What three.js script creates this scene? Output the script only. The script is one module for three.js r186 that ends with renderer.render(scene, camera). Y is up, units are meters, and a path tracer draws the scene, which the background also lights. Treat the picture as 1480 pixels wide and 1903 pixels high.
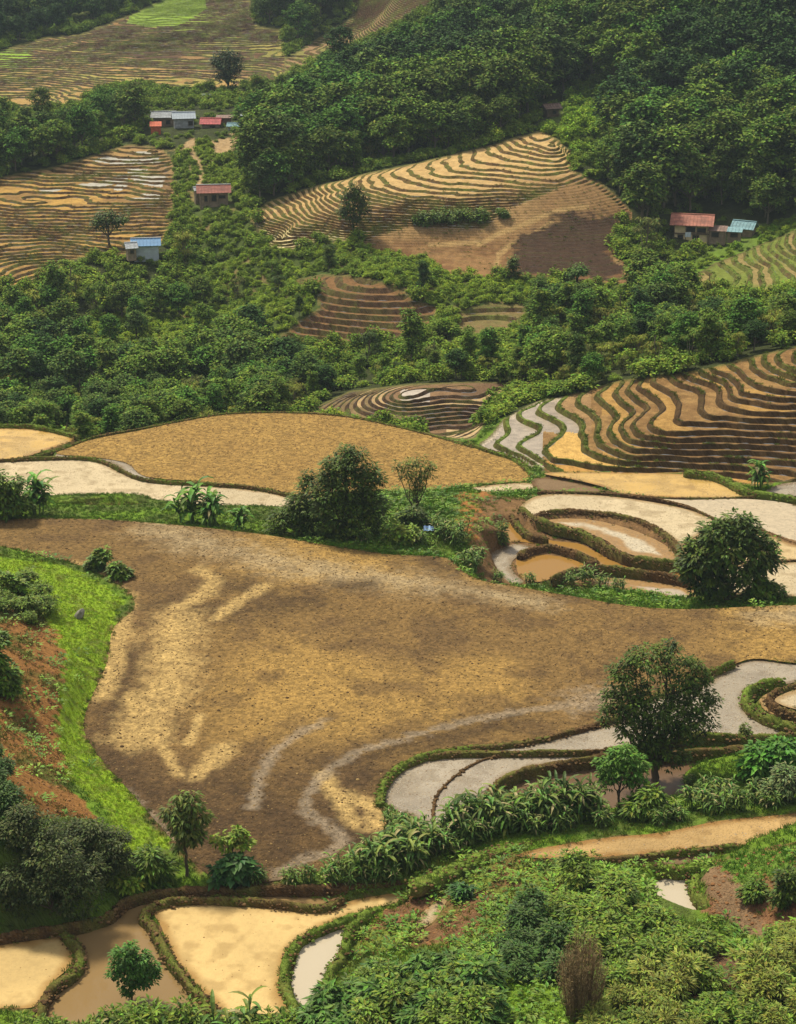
import * as THREE from 'three';
import { mergeGeometries } from 'three/addons/utils/BufferGeometryUtils.js';

// ------------------------------------------------------------------ camera, sky, sun, exposure
const K = 1.5, CAM_Y = 60, F = 3550, CX = 740, CY = 951.5, PITCH = Math.atan(1251.5 / 3550);
const scene = new THREE.Scene();
const camera = new THREE.PerspectiveCamera(2 * Math.atan(951.5 / F) * 180 / Math.PI, 796 / 1024, 1, 4000);
camera.position.set(0, CAM_Y, 0);
camera.rotation.set(-PITCH, 0, 0);
scene.add(camera);
const renderer = new THREE.WebGLRenderer({ antialias: true });
renderer.setSize(796, 1024);
renderer.toneMapping = THREE.LinearToneMapping;
renderer.toneMappingExposure = 1.6;
renderer.shadowMap.enabled = true;
{ // a bright overcast sky, whiter overhead
  const W = 256, H = 128, d = new Float32Array(W * H * 4);
  for (let j = 0; j < H; j++) for (let i = 0; i < W; i++) {
    const up = Math.max(0, Math.sin(((j + 0.5) / H - 0.5) * Math.PI)), k = 0.155 + 0.31 * up, o = (j * W + i) * 4;
    d[o] = k * 0.98; d[o + 1] = k; d[o + 2] = k * 1.0; d[o + 3] = 1;
  }
  const t = new THREE.DataTexture(d, W, H, THREE.RGBAFormat, THREE.FloatType);
  t.mapping = THREE.EquirectangularReflectionMapping; t.magFilter = THREE.LinearFilter; t.needsUpdate = true;
  scene.background = t; scene.environment = t;
}
const sun = new THREE.DirectionalLight(new THREE.Color(1, 0.92, 0.7), 3.3);
sun.position.set(-170, 400, -420); sun.target.position.set(0, 0, -200);
sun.castShadow = true; sun.shadow.radius = 16; sun.shadow.mapSize.set(4096, 4096);
Object.assign(sun.shadow.camera, { left: -320, right: 320, top: 420, bottom: -420, near: 10, far: 1200 });
scene.add(sun, sun.target);
scene.fog = new THREE.FogExp2(new THREE.Color(0.62, 0.76, 0.9), 0.00014);

// ------------------------------------------------------------------ numbers
function rng(seed) { let a = seed >>> 0; return () => { a = (a + 0x6D2B79F5) | 0; let t = Math.imul(a ^ (a >>> 15), 1 | a); t = (t + Math.imul(t ^ (t >>> 7), 61 | t)) ^ t; return ((t ^ (t >>> 14)) >>> 0) / 4294967296; }; }
const clamp = (x, a = 0, b = 1) => Math.min(b, Math.max(a, x)), lerp = (a, b, t) => a + (b - a) * t;
const sstep = (a, b, x) => { const t = clamp((x - a) / (b - a)); return t * t * (3 - 2 * t); };
function hash(ix, iy, s = 0) { let h = Math.imul(ix, 374761393) ^ Math.imul(iy, 668265263) ^ Math.imul(s + 1, 1274126177); h = Math.imul(h ^ (h >>> 13), 1274126177); return ((h ^ (h >>> 16)) >>> 0) / 4294967296; }
function vnoise(x, y, s = 0, wrap = 0) {
  let ix = Math.floor(x), iy = Math.floor(y); const fx = x - ix, fy = y - iy, u = fx * fx * (3 - 2 * fx), v = fy * fy * (3 - 2 * fy);
  let jx = ix + 1, jy = iy + 1;
  if (wrap) { ix = ((ix % wrap) + wrap) % wrap; iy = ((iy % wrap) + wrap) % wrap; jx = ((jx % wrap) + wrap) % wrap; jy = ((jy % wrap) + wrap) % wrap; }
  return lerp(lerp(hash(ix, iy, s), hash(jx, iy, s), u), lerp(hash(ix, jy, s), hash(jx, jy, s), u), v);
}
function fbm(x, y, n = 4, s = 0, wrap = 0) { let a = 0.5, t = 0, m = 0; for (let i = 0; i < n; i++) { t += a * vnoise(x, y, s + i * 7, wrap); m += a; a *= 0.5; x *= 2; y *= 2; wrap *= 2; } return t / m; }
const mix3 = (a, b, t) => [a[0] + (b[0] - a[0]) * t, a[1] + (b[1] - a[1]) * t, a[2] + (b[2] - a[2]) * t];
const lin = (h) => new THREE.Color(h).toArray();

// ------------------------------------------------------------------ from the photograph's survey to the ground: sight lines
const cp = Math.cos(PITCH), sp = Math.sin(PITCH);
function ray(px, py) { const x = (px - CX) / F, y = (CY - py) / F; return [x, y * cp - sp, -cp - y * sp]; }
function atHeight(px, py, h) { const d = ray(px, py), t = h * K / d[1]; return [d[0] * t, CAM_Y + h * K, d[2] * t]; }     // point at height h (survey units under the camera)
function atDist(px, py, D) { const d = ray(px, py), t = -D * K / d[2]; return [d[0] * t, CAM_Y + d[1] * t, d[2] * t]; }
function project(x, y, z) { const Y = y - CAM_Y, yy = Y * cp - z * sp, zz = Y * sp + z * cp; return [CX - x / zz * F, CY + yy / zz * F]; }
const depthOf = (p) => -((p[1] - CAM_Y) * sp + p[2] * cp);
const pxm = (p) => depthOf(p) / F;                                   // metres per survey pixel there

// ------------------------------------------------------------------ scene bookkeeping
const taken = {};
function numbered(n) { const k = taken[n] = (taken[n] ?? -1) + 1; return k ? n + '_' + String(k).padStart(3, '0') : n; }
function tag(o, label, category, group) { o.userData.label = label; o.userData.category = category; if (group) o.userData.group = group; return o; }
function shade(o) { o.castShadow = o.receiveShadow = true; return o; }
function mesh(name, g, m, parent) { const o = shade(new THREE.Mesh(g, m)); o.name = parent ? name : numbered(name); (parent ?? scene).add(o); return o; }
function part(name, g, m, parent) { const o = shade(new THREE.Mesh(g, m)); o.name = name; parent.add(o); return o; }
function ground(name, g, m, label) { const o = mesh(name, g, m); o.userData.kind = 'structure'; o.userData.label = label; return o; }
function thing(name, label, category, p, turn = 0, group) { const o = new THREE.Group(); o.name = numbered(name); scene.add(o); o.position.set(...p); o.rotation.y = turn; tag(o, label, category, group); return o; }

// ------------------------------------------------------------------ polygons
function smoothLoop(pts, n = 4, closed = true) {
  const c = new THREE.CatmullRomCurve3(pts.map((p) => new THREE.Vector3(...p)), closed, 'centripetal');
  return c.getPoints(pts.length * n).slice(0, closed ? -1 : undefined).map((v) => [v.x, v.y, v.z]);
}
function inPoly(P, x, y) { let r = false; for (let i = 0, j = P.length - 1; i < P.length; j = i++) { const [xi, yi] = P[i], [xj, yj] = P[j]; if ((yi > y) !== (yj > y) && x < (xj - xi) * (y - yi) / (yj - yi) + xi) r = !r; } return r; }
function distPoly(P, x, y, closed = true) { let m = 1e18; for (let i = closed ? 0 : 1, j = closed ? P.length - 1 : 0; i < P.length; j = i++) { const [ax, ay] = P[j], [bx, by] = P[i], dx = bx - ax, dy = by - ay, t = clamp(((x - ax) * dx + (y - ay) * dy) / (dx * dx + dy * dy + 1e-12)), ex = ax + dx * t - x, ey = ay + dy * t - y, d = ex * ex + ey * ey; if (d < m) m = d; } return Math.sqrt(m); }
class Region { // signed distance, positive inside; far outside is cut short
  constructor(pts, reach = 30) { this.P = pts; this.reach = reach; const xs = pts.map((p) => p[0]), ys = pts.map((p) => p[1]); this.b = [Math.min(...xs), Math.min(...ys), Math.max(...xs), Math.max(...ys)]; }
  sd(x, y) { const b = this.b, r = this.reach; if (x < b[0] - r || x > b[2] + r || y < b[1] - r || y > b[3] + r) return -r; const d = distPoly(this.P, x, y); return inPoly(this.P, x, y) ? d : -d; }
  has(x, y) { const b = this.b; return x >= b[0] && x <= b[2] && y >= b[1] && y <= b[3] && inPoly(this.P, x, y); }
}
const zoom = (x0, y0, s, list) => list.map(([x, y]) => [x0 + x / s, y0 + y / s]);
const Z1 = (l) => zoom(880, 640, 2.467, l), Z2 = (l) => zoom(440, 230, 3.7, l), Z3 = (l) => zoom(800, 230, 3.7, l), Z6 = (l) => zoom(860, 880, 2.387, l);

// ------------------------------------------------------------------ survey of the slope: [x, y, distance] or contour lines [height, points]
const SPOTS = [
  // near ground
  [-200, 1000, 92], [0, 1030, 92.5], [100, 1062, 91.5], [0, 1100, 86], [-200, 1100, 82], [100, 1200, 81], [0, 1200, 77.5], [-200, 1200, 72], [130, 1400, 70.8], [80, 1400, 69], [0, 1400, 66.3], [-200, 1400, 62],
  [0, 1600, 59.5], [100, 1620, 60], [200, 1620, 61.5], [-200, 1600, 58], [0, 1720, 58.8], [-100, 1800, 56], [-40, 1850, 54.5], [300, 1640, 61.7], [500, 1640, 61.5],
  [740, 1640, 61.3], [1000, 1570, 62.6], [1250, 1540, 63.4], [1480, 1508, 64], [1700, 1480, 64.5], [1100, 1600, 60.8], [1400, 1560, 61.4], [1480, 1620, 57.5], [1650, 1620, 56],
  [850, 1700, 58.2], [1100, 1700, 56.6], [1400, 1720, 56], [640, 1770, 57.2], [660, 1850, 53.3], [900, 1850, 51.4], [1150, 1850, 50.8], [1400, 1850, 50.4], [1650, 1850, 49], [1000, 1960, 47.5], [1400, 1960, 46.8], [600, 1960, 48.8], [300, 1960, 50.2], [0, 1960, 50.6], [-200, 1800, 56], [-200, 1960, 50],
  // behind the big field
  [800, 1000, 97.8], [870, 965, 102], [900, 1010, 98.5], [850, 930, 108], [1000, 1050, 99.3], [1200, 1060, 98.8], [1300, 1000, 102], [1000, 1000, 103.8], [1400, 1060, 97], [1100, 970, 105.5], [1480, 960, 106], [1700, 1000, 101], [1150, 1100, 95.2], [950, 1060, 98], [600, 980, 100.5], [150, 950, 104], [0, 930, 108], [-200, 930, 108],
  // valley and woods
  [-250, 790, 148], [150, 790, 150], [-200, 650, 175], [200, 650, 175], [500, 700, 163], [600, 650, 167], [450, 560, 188], [300, 560, 190], [100, 560, 188], [-200, 560, 188], [100, 500, 197], [500, 480, 198], [380, 470, 202],
  [650, 630, 168], [700, 515, 179], [560, 600, 172], [560, 530, 182], [780, 560, 174], [800, 690, 154], [800, 645, 163], [1100, 690, 144], [1000, 660, 155], [1100, 600, 166], [1300, 620, 157], [1300, 560, 172], [1450, 600, 157], [1700, 560, 160],
  [900, 560, 176], [900, 530, 181], [900, 600, 171], [640, 752, 140.5], [980, 728, 139], [700, 775, 136.5], [920, 775, 134.5],
  // spur and its brown fields
  [850, 500, 186], [1050, 520, 183], [1180, 522, 181.5], [955, 430, 194.5], [820, 450, 193.5], [700, 450, 194], [560, 450, 196], [500, 450, 197], [1060, 430, 195], [1160, 400, 200], [1110, 350, 205], [1060, 480, 188],
  [1290, 440, 198], [1230, 480, 191], [1400, 500, 184], [1480, 450, 189], [1290, 530, 180], [1600, 420, 190], [1390, 435, 199],
  [1300, 350, 212], [1200, 300, 222], [1300, 200, 233], [1300, 100, 248], [1300, 0, 262], [1300, -100, 280], [1480, 350, 206], [1480, 200, 228], [1700, 200, 222], [1700, 0, 250], [1700, 350, 203], [1020, 215, 237], [1060, 290, 219],
  [950, 150, 258], [800, 200, 252], [900, 205, 246], [700, 250, 243], [600, 330, 223], [480, 340, 221], [700, 100, 285], [800, 50, 300], [950, 50, 282], [1100, 100, 262], [1100, 200, 243], [800, -100, 340], [1050, -100, 310],
  // left terraces, hamlet, upper terraces
  [0, 330, 229], [150, 290, 238], [300, 290, 238], [150, 400, 212], [300, 400, 213], [0, 430, 207], [0, 512, 192], [265, 470, 198.5], [395, 378, 215], [-250, 430, 205], [-250, 330, 226], [400, 300, 236],
  [330, 238, 255], [425, 238, 254], [100, 250, 255], [200, 200, 278], [100, 200, 284], [400, 180, 284], [-250, 230, 260], [500, 180, 285], [530, 240, 256],
  [200, 150, 305], [350, 100, 327], [200, 60, 340], [350, 0, 370], [0, 180, 298], [0, 100, 328], [530, 100, 322], [700, 30, 340], [560, 30, 350], [600, 100, 318], [50, 50, 358], [50, -40, 400], [350, -80, 410], [650, -80, 400], [-250, 100, 320], [-250, 0, 380],
];
const R0 = -38, RS = 0.22, rl = (n) => R0 + n * RS;
const LINES = [
  [rl(0), Z1([[200, 310], [290, 380], [180, 470], [300, 550]])],
  [rl(1), Z1([[310, 280], [385, 360], [330, 440], [310, 490], [350, 530], [450, 545], [600, 570], [900, 580], [1200, 600], [1480, 640]])],
  [rl(2), Z1([[400, 250], [475, 350], [490, 430], [485, 460], [510, 500], [600, 530], [750, 545], [1000, 555], [1300, 575], [1480, 600]])],
  [rl(3), Z1([[480, 230], [550, 330], [550, 420], [560, 460], [620, 490], [750, 520], [1000, 525], [1300, 535], [1480, 555]])],
  [rl(4), Z1([[560, 215], [640, 320], [620, 420], [680, 460], [800, 485], [1000, 495], [1300, 500], [1480, 515]])],
  [rl(5), Z1([[650, 190], [715, 310], [670, 395], [720, 440], [850, 460], [1050, 465], [1300, 470], [1480, 482]])],
  [rl(6), Z1([[690, 210], [765, 280], [760, 320], [710, 370], [740, 405], [800, 425], [900, 435], [1100, 433], [1480, 450]])],
  [rl(7), Z1([[745, 200], [835, 270], [840, 300], [800, 345], [795, 375], [850, 400], [950, 408], [1100, 402], [1480, 418]])],
  [rl(8), Z1([[800, 170], [900, 250], [905, 290], [910, 320], [940, 352], [1020, 365], [1150, 365], [1480, 385]])],
  [rl(9), Z1([[900, 160], [1000, 215], [1035, 260], [1040, 310], [1100, 335], [1250, 347], [1480, 355]])],
  [rl(10), Z1([[970, 140], [1060, 180], [1120, 230], [1130, 270], [1200, 300], [1480, 322]])],
  [rl(11), Z1([[1040, 125], [1150, 180], [1170, 230], [1260, 265], [1480, 290]])],
  [rl(12), Z1([[1080, 110], [1180, 160], [1220, 220], [1330, 245], [1480, 258]])],
  [rl(13), Z1([[1150, 95], [1250, 160], [1380, 220], [1480, 230]])],
  [rl(14), Z1([[1260, 80], [1310, 130], [1400, 160], [1480, 190]])],
  [rl(15), Z1([[1310, 75], [1380, 120], [1480, 155]])],
  [rl(16), Z1([[1380, 50], [1430, 100], [1480, 120]])],
];
const sl = (n) => -32.9 - 0.2 * (n - 1);
LINES.push(
  ...[[-39.7, [[730, 740], [900, 705], [1150, 700], [1400, 710]]], [-40.1, [[610, 850], [800, 790], [1000, 770], [1250, 775], [1380, 760]]], [-40.5, [[760, 880], [900, 840], [1050, 825], [1200, 830], [1290, 800]]], [-40.9, [[850, 910], [950, 890], [1080, 890], [1150, 910], [1210, 885]]]].map(([h, l]) => [h, zoom(500, 490, 2.96, l)]),
  [sl(1), Z3([[700, 90], [740, 110], [800, 130], [880, 145]])], [sl(2), Z3([[630, 110], [680, 140], [780, 165], [880, 175]])],
  [sl(4), Z3([[500, 140], [540, 170], [640, 200], [860, 222]])], [sl(5), Z3([[450, 155], [470, 190], [560, 220], [700, 245], [900, 258]])],
  [sl(6), Z3([[370, 170], [390, 210], [480, 250], [620, 270], [900, 285]])], [sl(8), Z3([[200, 240], [220, 275], [330, 310], [520, 330], [900, 340]])],
  [sl(10), Z3([[10, 285], [30, 330], [100, 360], [300, 370], [600, 390], [880, 420]])], [sl(12), Z2([[1110, 320], [1150, 370], [1220, 410], [1350, 440], [1480, 450]])],
  [sl(13), Z2([[1010, 350], [1030, 400], [1100, 450], [1250, 470], [1480, 477]])], [sl(14), Z2([[910, 380], [940, 430], [1030, 470], [1200, 503], [1480, 520]])],
  [sl(16), Z2([[770, 410], [800, 440], [900, 490], [1050, 520], [1250, 540], [1480, 552]])], [sl(18), Z2([[650, 430], [680, 480], [720, 510], [900, 545], [1200, 575], [1480, 590]])],
  [sl(20), Z2([[580, 460], [600, 510], [700, 560], [900, 595], [1200, 612]])], [sl(22), Z2([[530, 500], [560, 550], [650, 610], [900, 640]])],
  [sl(24), Z2([[440, 520], [480, 570], [600, 640], [700, 665]])], [sl(27), Z2([[280, 550], [330, 600], [450, 680], [640, 705]])], [sl(30), Z2([[150, 600], [220, 660], [350, 730]])],
);
const survey = SPOTS.map(([a, b, D]) => atDist(a, b, D));
for (const [h, pts] of LINES) for (const [a, b] of pts) survey.push(atHeight(a, b, h));
// thin-plate surface through the survey
const toUV = (x, z) => [x / -z, Math.log(-z)];
const base = (() => {
  const P = survey.map(([x, , z]) => toUV(x, z)), n = P.length, N = n + 3, A = [];
  const phi = (r2) => (r2 < 1e-14 ? 0 : 0.5 * r2 * Math.log(r2));
  for (let i = 0; i < n; i++) { const r = new Float64Array(N + 1); for (let j = 0; j < n; j++) r[j] = phi((P[i][0] - P[j][0]) ** 2 + (P[i][1] - P[j][1]) ** 2); r[i] += 2e-6; r[n] = 1; r[n + 1] = P[i][0]; r[n + 2] = P[i][1]; r[N] = survey[i][1]; A.push(r); }
  for (let k = 0; k < 3; k++) { const r = new Float64Array(N + 1); for (let j = 0; j < n; j++) r[j] = k ? P[j][k - 1] : 1; A.push(r); }
  for (let c = 0; c < N; c++) { let p = c; for (let i = c + 1; i < N; i++) if (Math.abs(A[i][c]) > Math.abs(A[p][c])) p = i; [A[c], A[p]] = [A[p], A[c]]; const q = A[c]; for (let i = c + 1; i < N; i++) { const f = A[i][c] / q[c]; if (f) { const r = A[i]; for (let j = c; j <= N; j++) r[j] -= f * q[j]; } } }
  const w = new Float64Array(N);
  for (let i = N - 1; i >= 0; i--) { let s = A[i][N]; for (let j = i + 1; j < N; j++) s -= A[i][j] * w[j]; w[i] = s / A[i][i]; }
  const U = Float64Array.from(P, (p) => p[0]), V = Float64Array.from(P, (p) => p[1]);
  return (u, v) => { let s = w[n] + w[n + 1] * u + w[n + 2] * v; for (let j = 0; j < n; j++) { const a = u - U[j], b = v - V[j], r2 = a * a + b * b; if (r2 > 1e-14) s += w[j] * 0.5 * r2 * Math.log(r2); } return s; };
})();

// ------------------------------------------------------------------ level plots: outline seen along sight lines on the level of the plot
const PLOTS = [];
function plot(name, h, px, o = {}) { const w = smoothLoop(px.map(([a, b]) => atHeight(a, b, h)), 4); PLOTS.push({ name, h, y: CAM_Y + h * K, pts: w, region: new Region(w.map((p) => [p[0], p[2]]), 6), ...o }); return PLOTS[PLOTS.length - 1]; }
const FIELD = plot('field', -36, [[-250, 958], [0, 966], [60, 964], [200, 966], [330, 976], [480, 992], [600, 1012], [720, 1030], [830, 1037], [860, 1062], [900, 1080], [960, 1090], [1060, 1107], [1180, 1127], [1280, 1132], [1400, 1127], [1480, 1124], [1750, 1110], [1750, 1230], [1480, 1232], [1400, 1224], [1345, 1244], [1310, 1268], [1200, 1300], [1110, 1345], [1000, 1374], [880, 1390], [800, 1404], [740, 1428], [710, 1460], [700, 1490], [720, 1530], [700, 1560], [640, 1600], [560, 1628], [480, 1640], [420, 1640], [370, 1612], [320, 1560], [250, 1480], [180, 1400], [155, 1345], [200, 1230], [212, 1165], [250, 1130], [240, 1100], [200, 1075], [130, 1045], [0, 1028], [-250, 1020]], { look: 'field', blend: 1.2, label: 'large ploughed brown field sweeping across the middle of the valley terraces' });
plot('paddy', -36.12, [[712, 1482], [725, 1445], [770, 1418], [860, 1402], [960, 1404], [1110, 1402], [1135, 1408], [1000, 1424], [950, 1440], [912, 1472], [885, 1490], [850, 1540], [810, 1545], [770, 1520], [730, 1502]], { look: 'greymud', blend: 0.5, label: 'wet grey mud paddy curving beside the row of long-leaved plants' });
plot('paddy', -36.06, [[885, 1394], [1000, 1379], [1110, 1350], [1180, 1340], [1200, 1390], [1110, 1398], [960, 1401]], { look: 'greymud', blend: 0.5, label: 'narrow wet grey paddy left of the tall foreground tree' });
plot('paddy', -36.1, [[1115, 1346], [1200, 1304], [1310, 1270], [1345, 1247], [1400, 1226], [1480, 1232], [1560, 1240], [1480, 1268], [1400, 1280], [1385, 1300], [1395, 1325], [1450, 1352], [1462, 1368], [1380, 1372], [1300, 1366], [1200, 1388], [1125, 1394]], { look: 'greymud', blend: 0.5, label: 'wet grey mud paddy behind the tall foreground tree' });
plot('paddy', -36.4, [[915, 1480], [950, 1446], [1010, 1430], [1130, 1414], [1250, 1410], [1375, 1403], [1300, 1420], [1272, 1440], [1285, 1490], [1130, 1530], [1010, 1510]], { look: 'brownwater', blend: 0.4, label: 'brown flooded plot behind the long-leaved plants' });
plot('paddy', -35.85, [[1412, 1300], [1440, 1283], [1480, 1272], [1560, 1268], [1560, 1340], [1480, 1335], [1430, 1325]], { look: 'tanmud', blend: 0.4, label: 'small tan plot with a curved bank at the frame edge' });
plot('paddy', -35.6, [[1440, 1302], [1460, 1288], [1490, 1280], [1560, 1280], [1560, 1320], [1480, 1318]], { look: 'whitemud', blend: 0.3, label: 'topmost small pale plot within a curved bank at the frame edge' });
// bottom left
plot('paddy', -36.3, [[-100, 1772], [0, 1757], [60, 1748], [118, 1743], [135, 1775], [128, 1798], [95, 1828], [78, 1860], [60, 1872], [0, 1874], [-100, 1880]], { look: 'sand', blend: 0.4, label: 'sandy yellow paddy beside the muddy channel' });
const CHANNEL = plot('water', -36.36, [[132, 1746], [200, 1717], [235, 1687], [290, 1672], [345, 1666], [420, 1664], [600, 1668], [640, 1676], [600, 1688], [470, 1678], [350, 1674], [285, 1688], [265, 1712], [290, 1745], [303, 1785], [342, 1835], [402, 1890], [420, 1980], [40, 1980], [110, 1842], [142, 1822], [154, 1788], [142, 1760]], { look: 'muddywater', blend: 0.4, label: 'muddy brown water channel winding around the sandy paddy' });
plot('paddy', -36.28, [[288, 1690], [350, 1677], [470, 1682], [600, 1692], [660, 1672], [765, 1660], [735, 1690], [690, 1692], [620, 1715], [540, 1760], [522, 1800], [530, 1865], [560, 1915], [520, 1980], [450, 1980], [400, 1872], [340, 1800], [320, 1770], [300, 1722]], { look: 'sand', blend: 0.4, label: 'large sandy yellow paddy between two grassy banks' });
plot('water', -36.3, [[676, 1706], [620, 1727], [562, 1760], [547, 1800], [543, 1840], [560, 1870], [580, 1880], [606, 1850], [612, 1810], [640, 1778], [642, 1745]], { look: 'palewater', blend: 0.4, label: 'strip of pale standing water against the grassy hillock' });
plot('water', -35, [[1220, 1640], [1250, 1632], [1292, 1634], [1286, 1660], [1302, 1698], [1265, 1688], [1226, 1668]], { look: 'palewater', blend: 0.5, label: 'small pale pond cut into the green hillock' });
plot('field', -34.85, [[960, 1590], [1100, 1560], [1230, 1547], [1340, 1525], [1480, 1512], [1600, 1500], [1600, 1540], [1480, 1542], [1380, 1574], [1250, 1584], [1150, 1592], [1050, 1596]], { look: 'drypath', blend: 0.6, label: 'dry tan strip of field along the top of the hillock' });
plot('field', -34.98, [[1090, 1604], [1200, 1596], [1350, 1580], [1365, 1600], [1250, 1612], [1150, 1612]], { look: 'brownsoil', blend: 0.4, label: 'brown wet strip below the dry field strip' });
plot('paddy', -35.72, [[775, 1728], [782, 1700], [800, 1684], [832, 1666], [822, 1690], [802, 1716]], { look: 'whitemud', blend: 0.3, label: 'small slanting pale mud patch on the hillock' });
// middle right
plot('paddy', -37.6, [...Z6([[255, 158], [300, 112], [360, 94], [600, 97], [800, 120], [1000, 160], [1110, 205], [1130, 222], [1085, 252], [1010, 292], [962, 330], [930, 292], [850, 240], [720, 195], [600, 178], [450, 170], [340, 184], [320, 204]])], { look: 'whitemud', blend: 0.4, label: 'pale cracked paddy above the curved mud wall' });
plot('paddy', -37.85, Z6([[355, 212], [450, 198], [560, 203], [700, 233], [800, 268], [900, 318], [950, 368], [945, 388], [800, 372], [690, 338], [640, 298], [560, 268], [430, 238]]), { look: 'pond', blend: 0.3, label: 'pale paddy with an ochre water margin inside the curved mud wall' });
plot('water', -38.1, Z6([[170, 222], [240, 215], [300, 262], [400, 298], [520, 312], [600, 352], [690, 392], [800, 412], [935, 430], [990, 445], [980, 470], [800, 448], [700, 424], [620, 412], [598, 382], [500, 352], [380, 322], [250, 302], [190, 302]]), { look: 'ochrewater', blend: 0.3, label: 'ochre channel between the two mud walls' });
plot('water', -38.18, Z6([[245, 374], [320, 360], [420, 366], [500, 386], [548, 410], [470, 428], [400, 462], [340, 480], [270, 470], [240, 420]]), { look: 'ochrewater', blend: 0.3, label: 'small ochre pond ringed by a mud bank' });
plot('paddy', -38.14, Z6([[105, 372], [170, 332], [240, 312], [340, 338], [300, 350], [238, 372], [215, 410], [236, 450], [270, 482], [220, 492], [140, 432]]), { look: 'greymud', blend: 0.3, label: 'wet grey mud beside the small ochre pond' });
plot('paddy', -38.3, Z6([[440, 490], [600, 462], [800, 477], [1000, 502], [1045, 532], [1060, 580], [960, 570], [880, 556], [700, 512], [600, 500]]), { look: 'pondlow', blend: 0.3, label: 'lowest flooded grey plot behind the grassy field edge' });
plot('paddy', -37.9, Z6([[360, 0], [500, -6], [900, 0], [1000, 4], [1150, 40], [1262, 102], [1100, 108], [900, 104], [700, 88], [620, 58], [500, 28]]), { look: 'ochremud', blend: 0.4, label: 'bright ochre paddy at the foot of the right terraces' });
plot('paddy', -37.75, Z6([[850, 114], [1000, 117], [1260, 113], [1430, 130], [1500, 150], [1700, 190], [1700, 330], [1500, 312], [1360, 262], [1200, 205], [1120, 208], [1000, 157]]), { look: 'ochregrey', blend: 0.4, label: 'ochre paddy turning grey, behind the round bush' });
plot('paddy', -37.5, Z6([[1080, 258], [1180, 215], [1350, 270], [1500, 325], [1700, 340], [1700, 400], [1500, 386], [1380, 392], [1200, 400], [1010, 380], [965, 350], [1010, 300]]), { look: 'tanmud', blend: 0.4, label: 'tan paddy directly behind the round bush' });
plot('paddy', -37.3, Z6([[1060, 440], [1200, 408], [1380, 398], [1500, 394], [1700, 406], [1700, 540], [1480, 545], [1300, 540], [1080, 520]]), { look: 'whitemud', blend: 0.4, label: 'pale paddy at the foot of the round bush' });
plot('paddy', -37.8, Z6([[1345, 84], [1400, 50], [1480, 38], [1700, 30], [1700, 110], [1480, 104], [1400, 96]]), { look: 'greymud', blend: 0.4, label: 'pale grey paddy beyond the grassy path at the frame edge' });
plot('field', -38.1, Z6([[310, 24], [360, 18], [480, 32], [600, 62], [640, 80], [560, 85], [420, 79], [340, 76]]), { look: 'brownsoil', blend: 0.4, label: 'brown wedge of tilled soil between stubble field and pale paddy' });
plot('paddy', -38.15, [[872, 908], [930, 900], [985, 898], [1000, 906], [960, 912], [900, 916]], { look: 'whitemud', blend: 0.3, label: 'little pale mud patch at the right end of the stubble field' });
// the mound and the white paddy on the left
const MOUND = plot('field', -38.4, [[105, 842], [180, 815], [260, 800], [330, 785], [420, 771], [530, 768], [640, 775], [740, 795], [830, 818], [900, 838], [960, 858], [985, 880], [975, 895], [900, 900], [850, 905], [800, 920], [730, 930], [600, 940], [560, 925], [480, 905], [380, 895], [270, 885], [235, 860], [180, 850]], { look: 'mound', blend: 1.5, label: 'ochre stubble field with a rounded far edge above the valley' });
plot('paddy', -38.5, [[-250, 870], [0, 857], [100, 854], [180, 856], [230, 880], [275, 893], [380, 902], [480, 912], [560, 930], [590, 960], [540, 985], [480, 980], [380, 976], [310, 962], [260, 940], [150, 935], [60, 940], [-250, 950]], { look: 'whitemud', blend: 0.5, label: 'pale dried paddy below the rounded stubble field' });
plot('paddy', -38.45, [[100, 850], [180, 818], [250, 810], [262, 826], [235, 850], [270, 880], [285, 890], [240, 886], [215, 865], [180, 853]], { look: 'greymud', blend: 0.2, over: 0.012, label: 'grey wet mud patch at the left of the stubble field' });
plot('paddy', -38.6, [[-250, 800], [0, 795], [60, 797], [120, 808], [140, 815], [90, 835], [30, 852], [-100, 860], [-250, 862]], { look: 'ochremud', blend: 0.6, label: 'yellow ochre plot on the far left rim' });
plot('paddy', -37.9, [[100, 945], [180, 938], [250, 942], [268, 955], [240, 962], [160, 962], [110, 955]], { look: 'pond', blend: 0.3, label: 'shallow muddy pool below the left grassy bank' });

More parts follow.
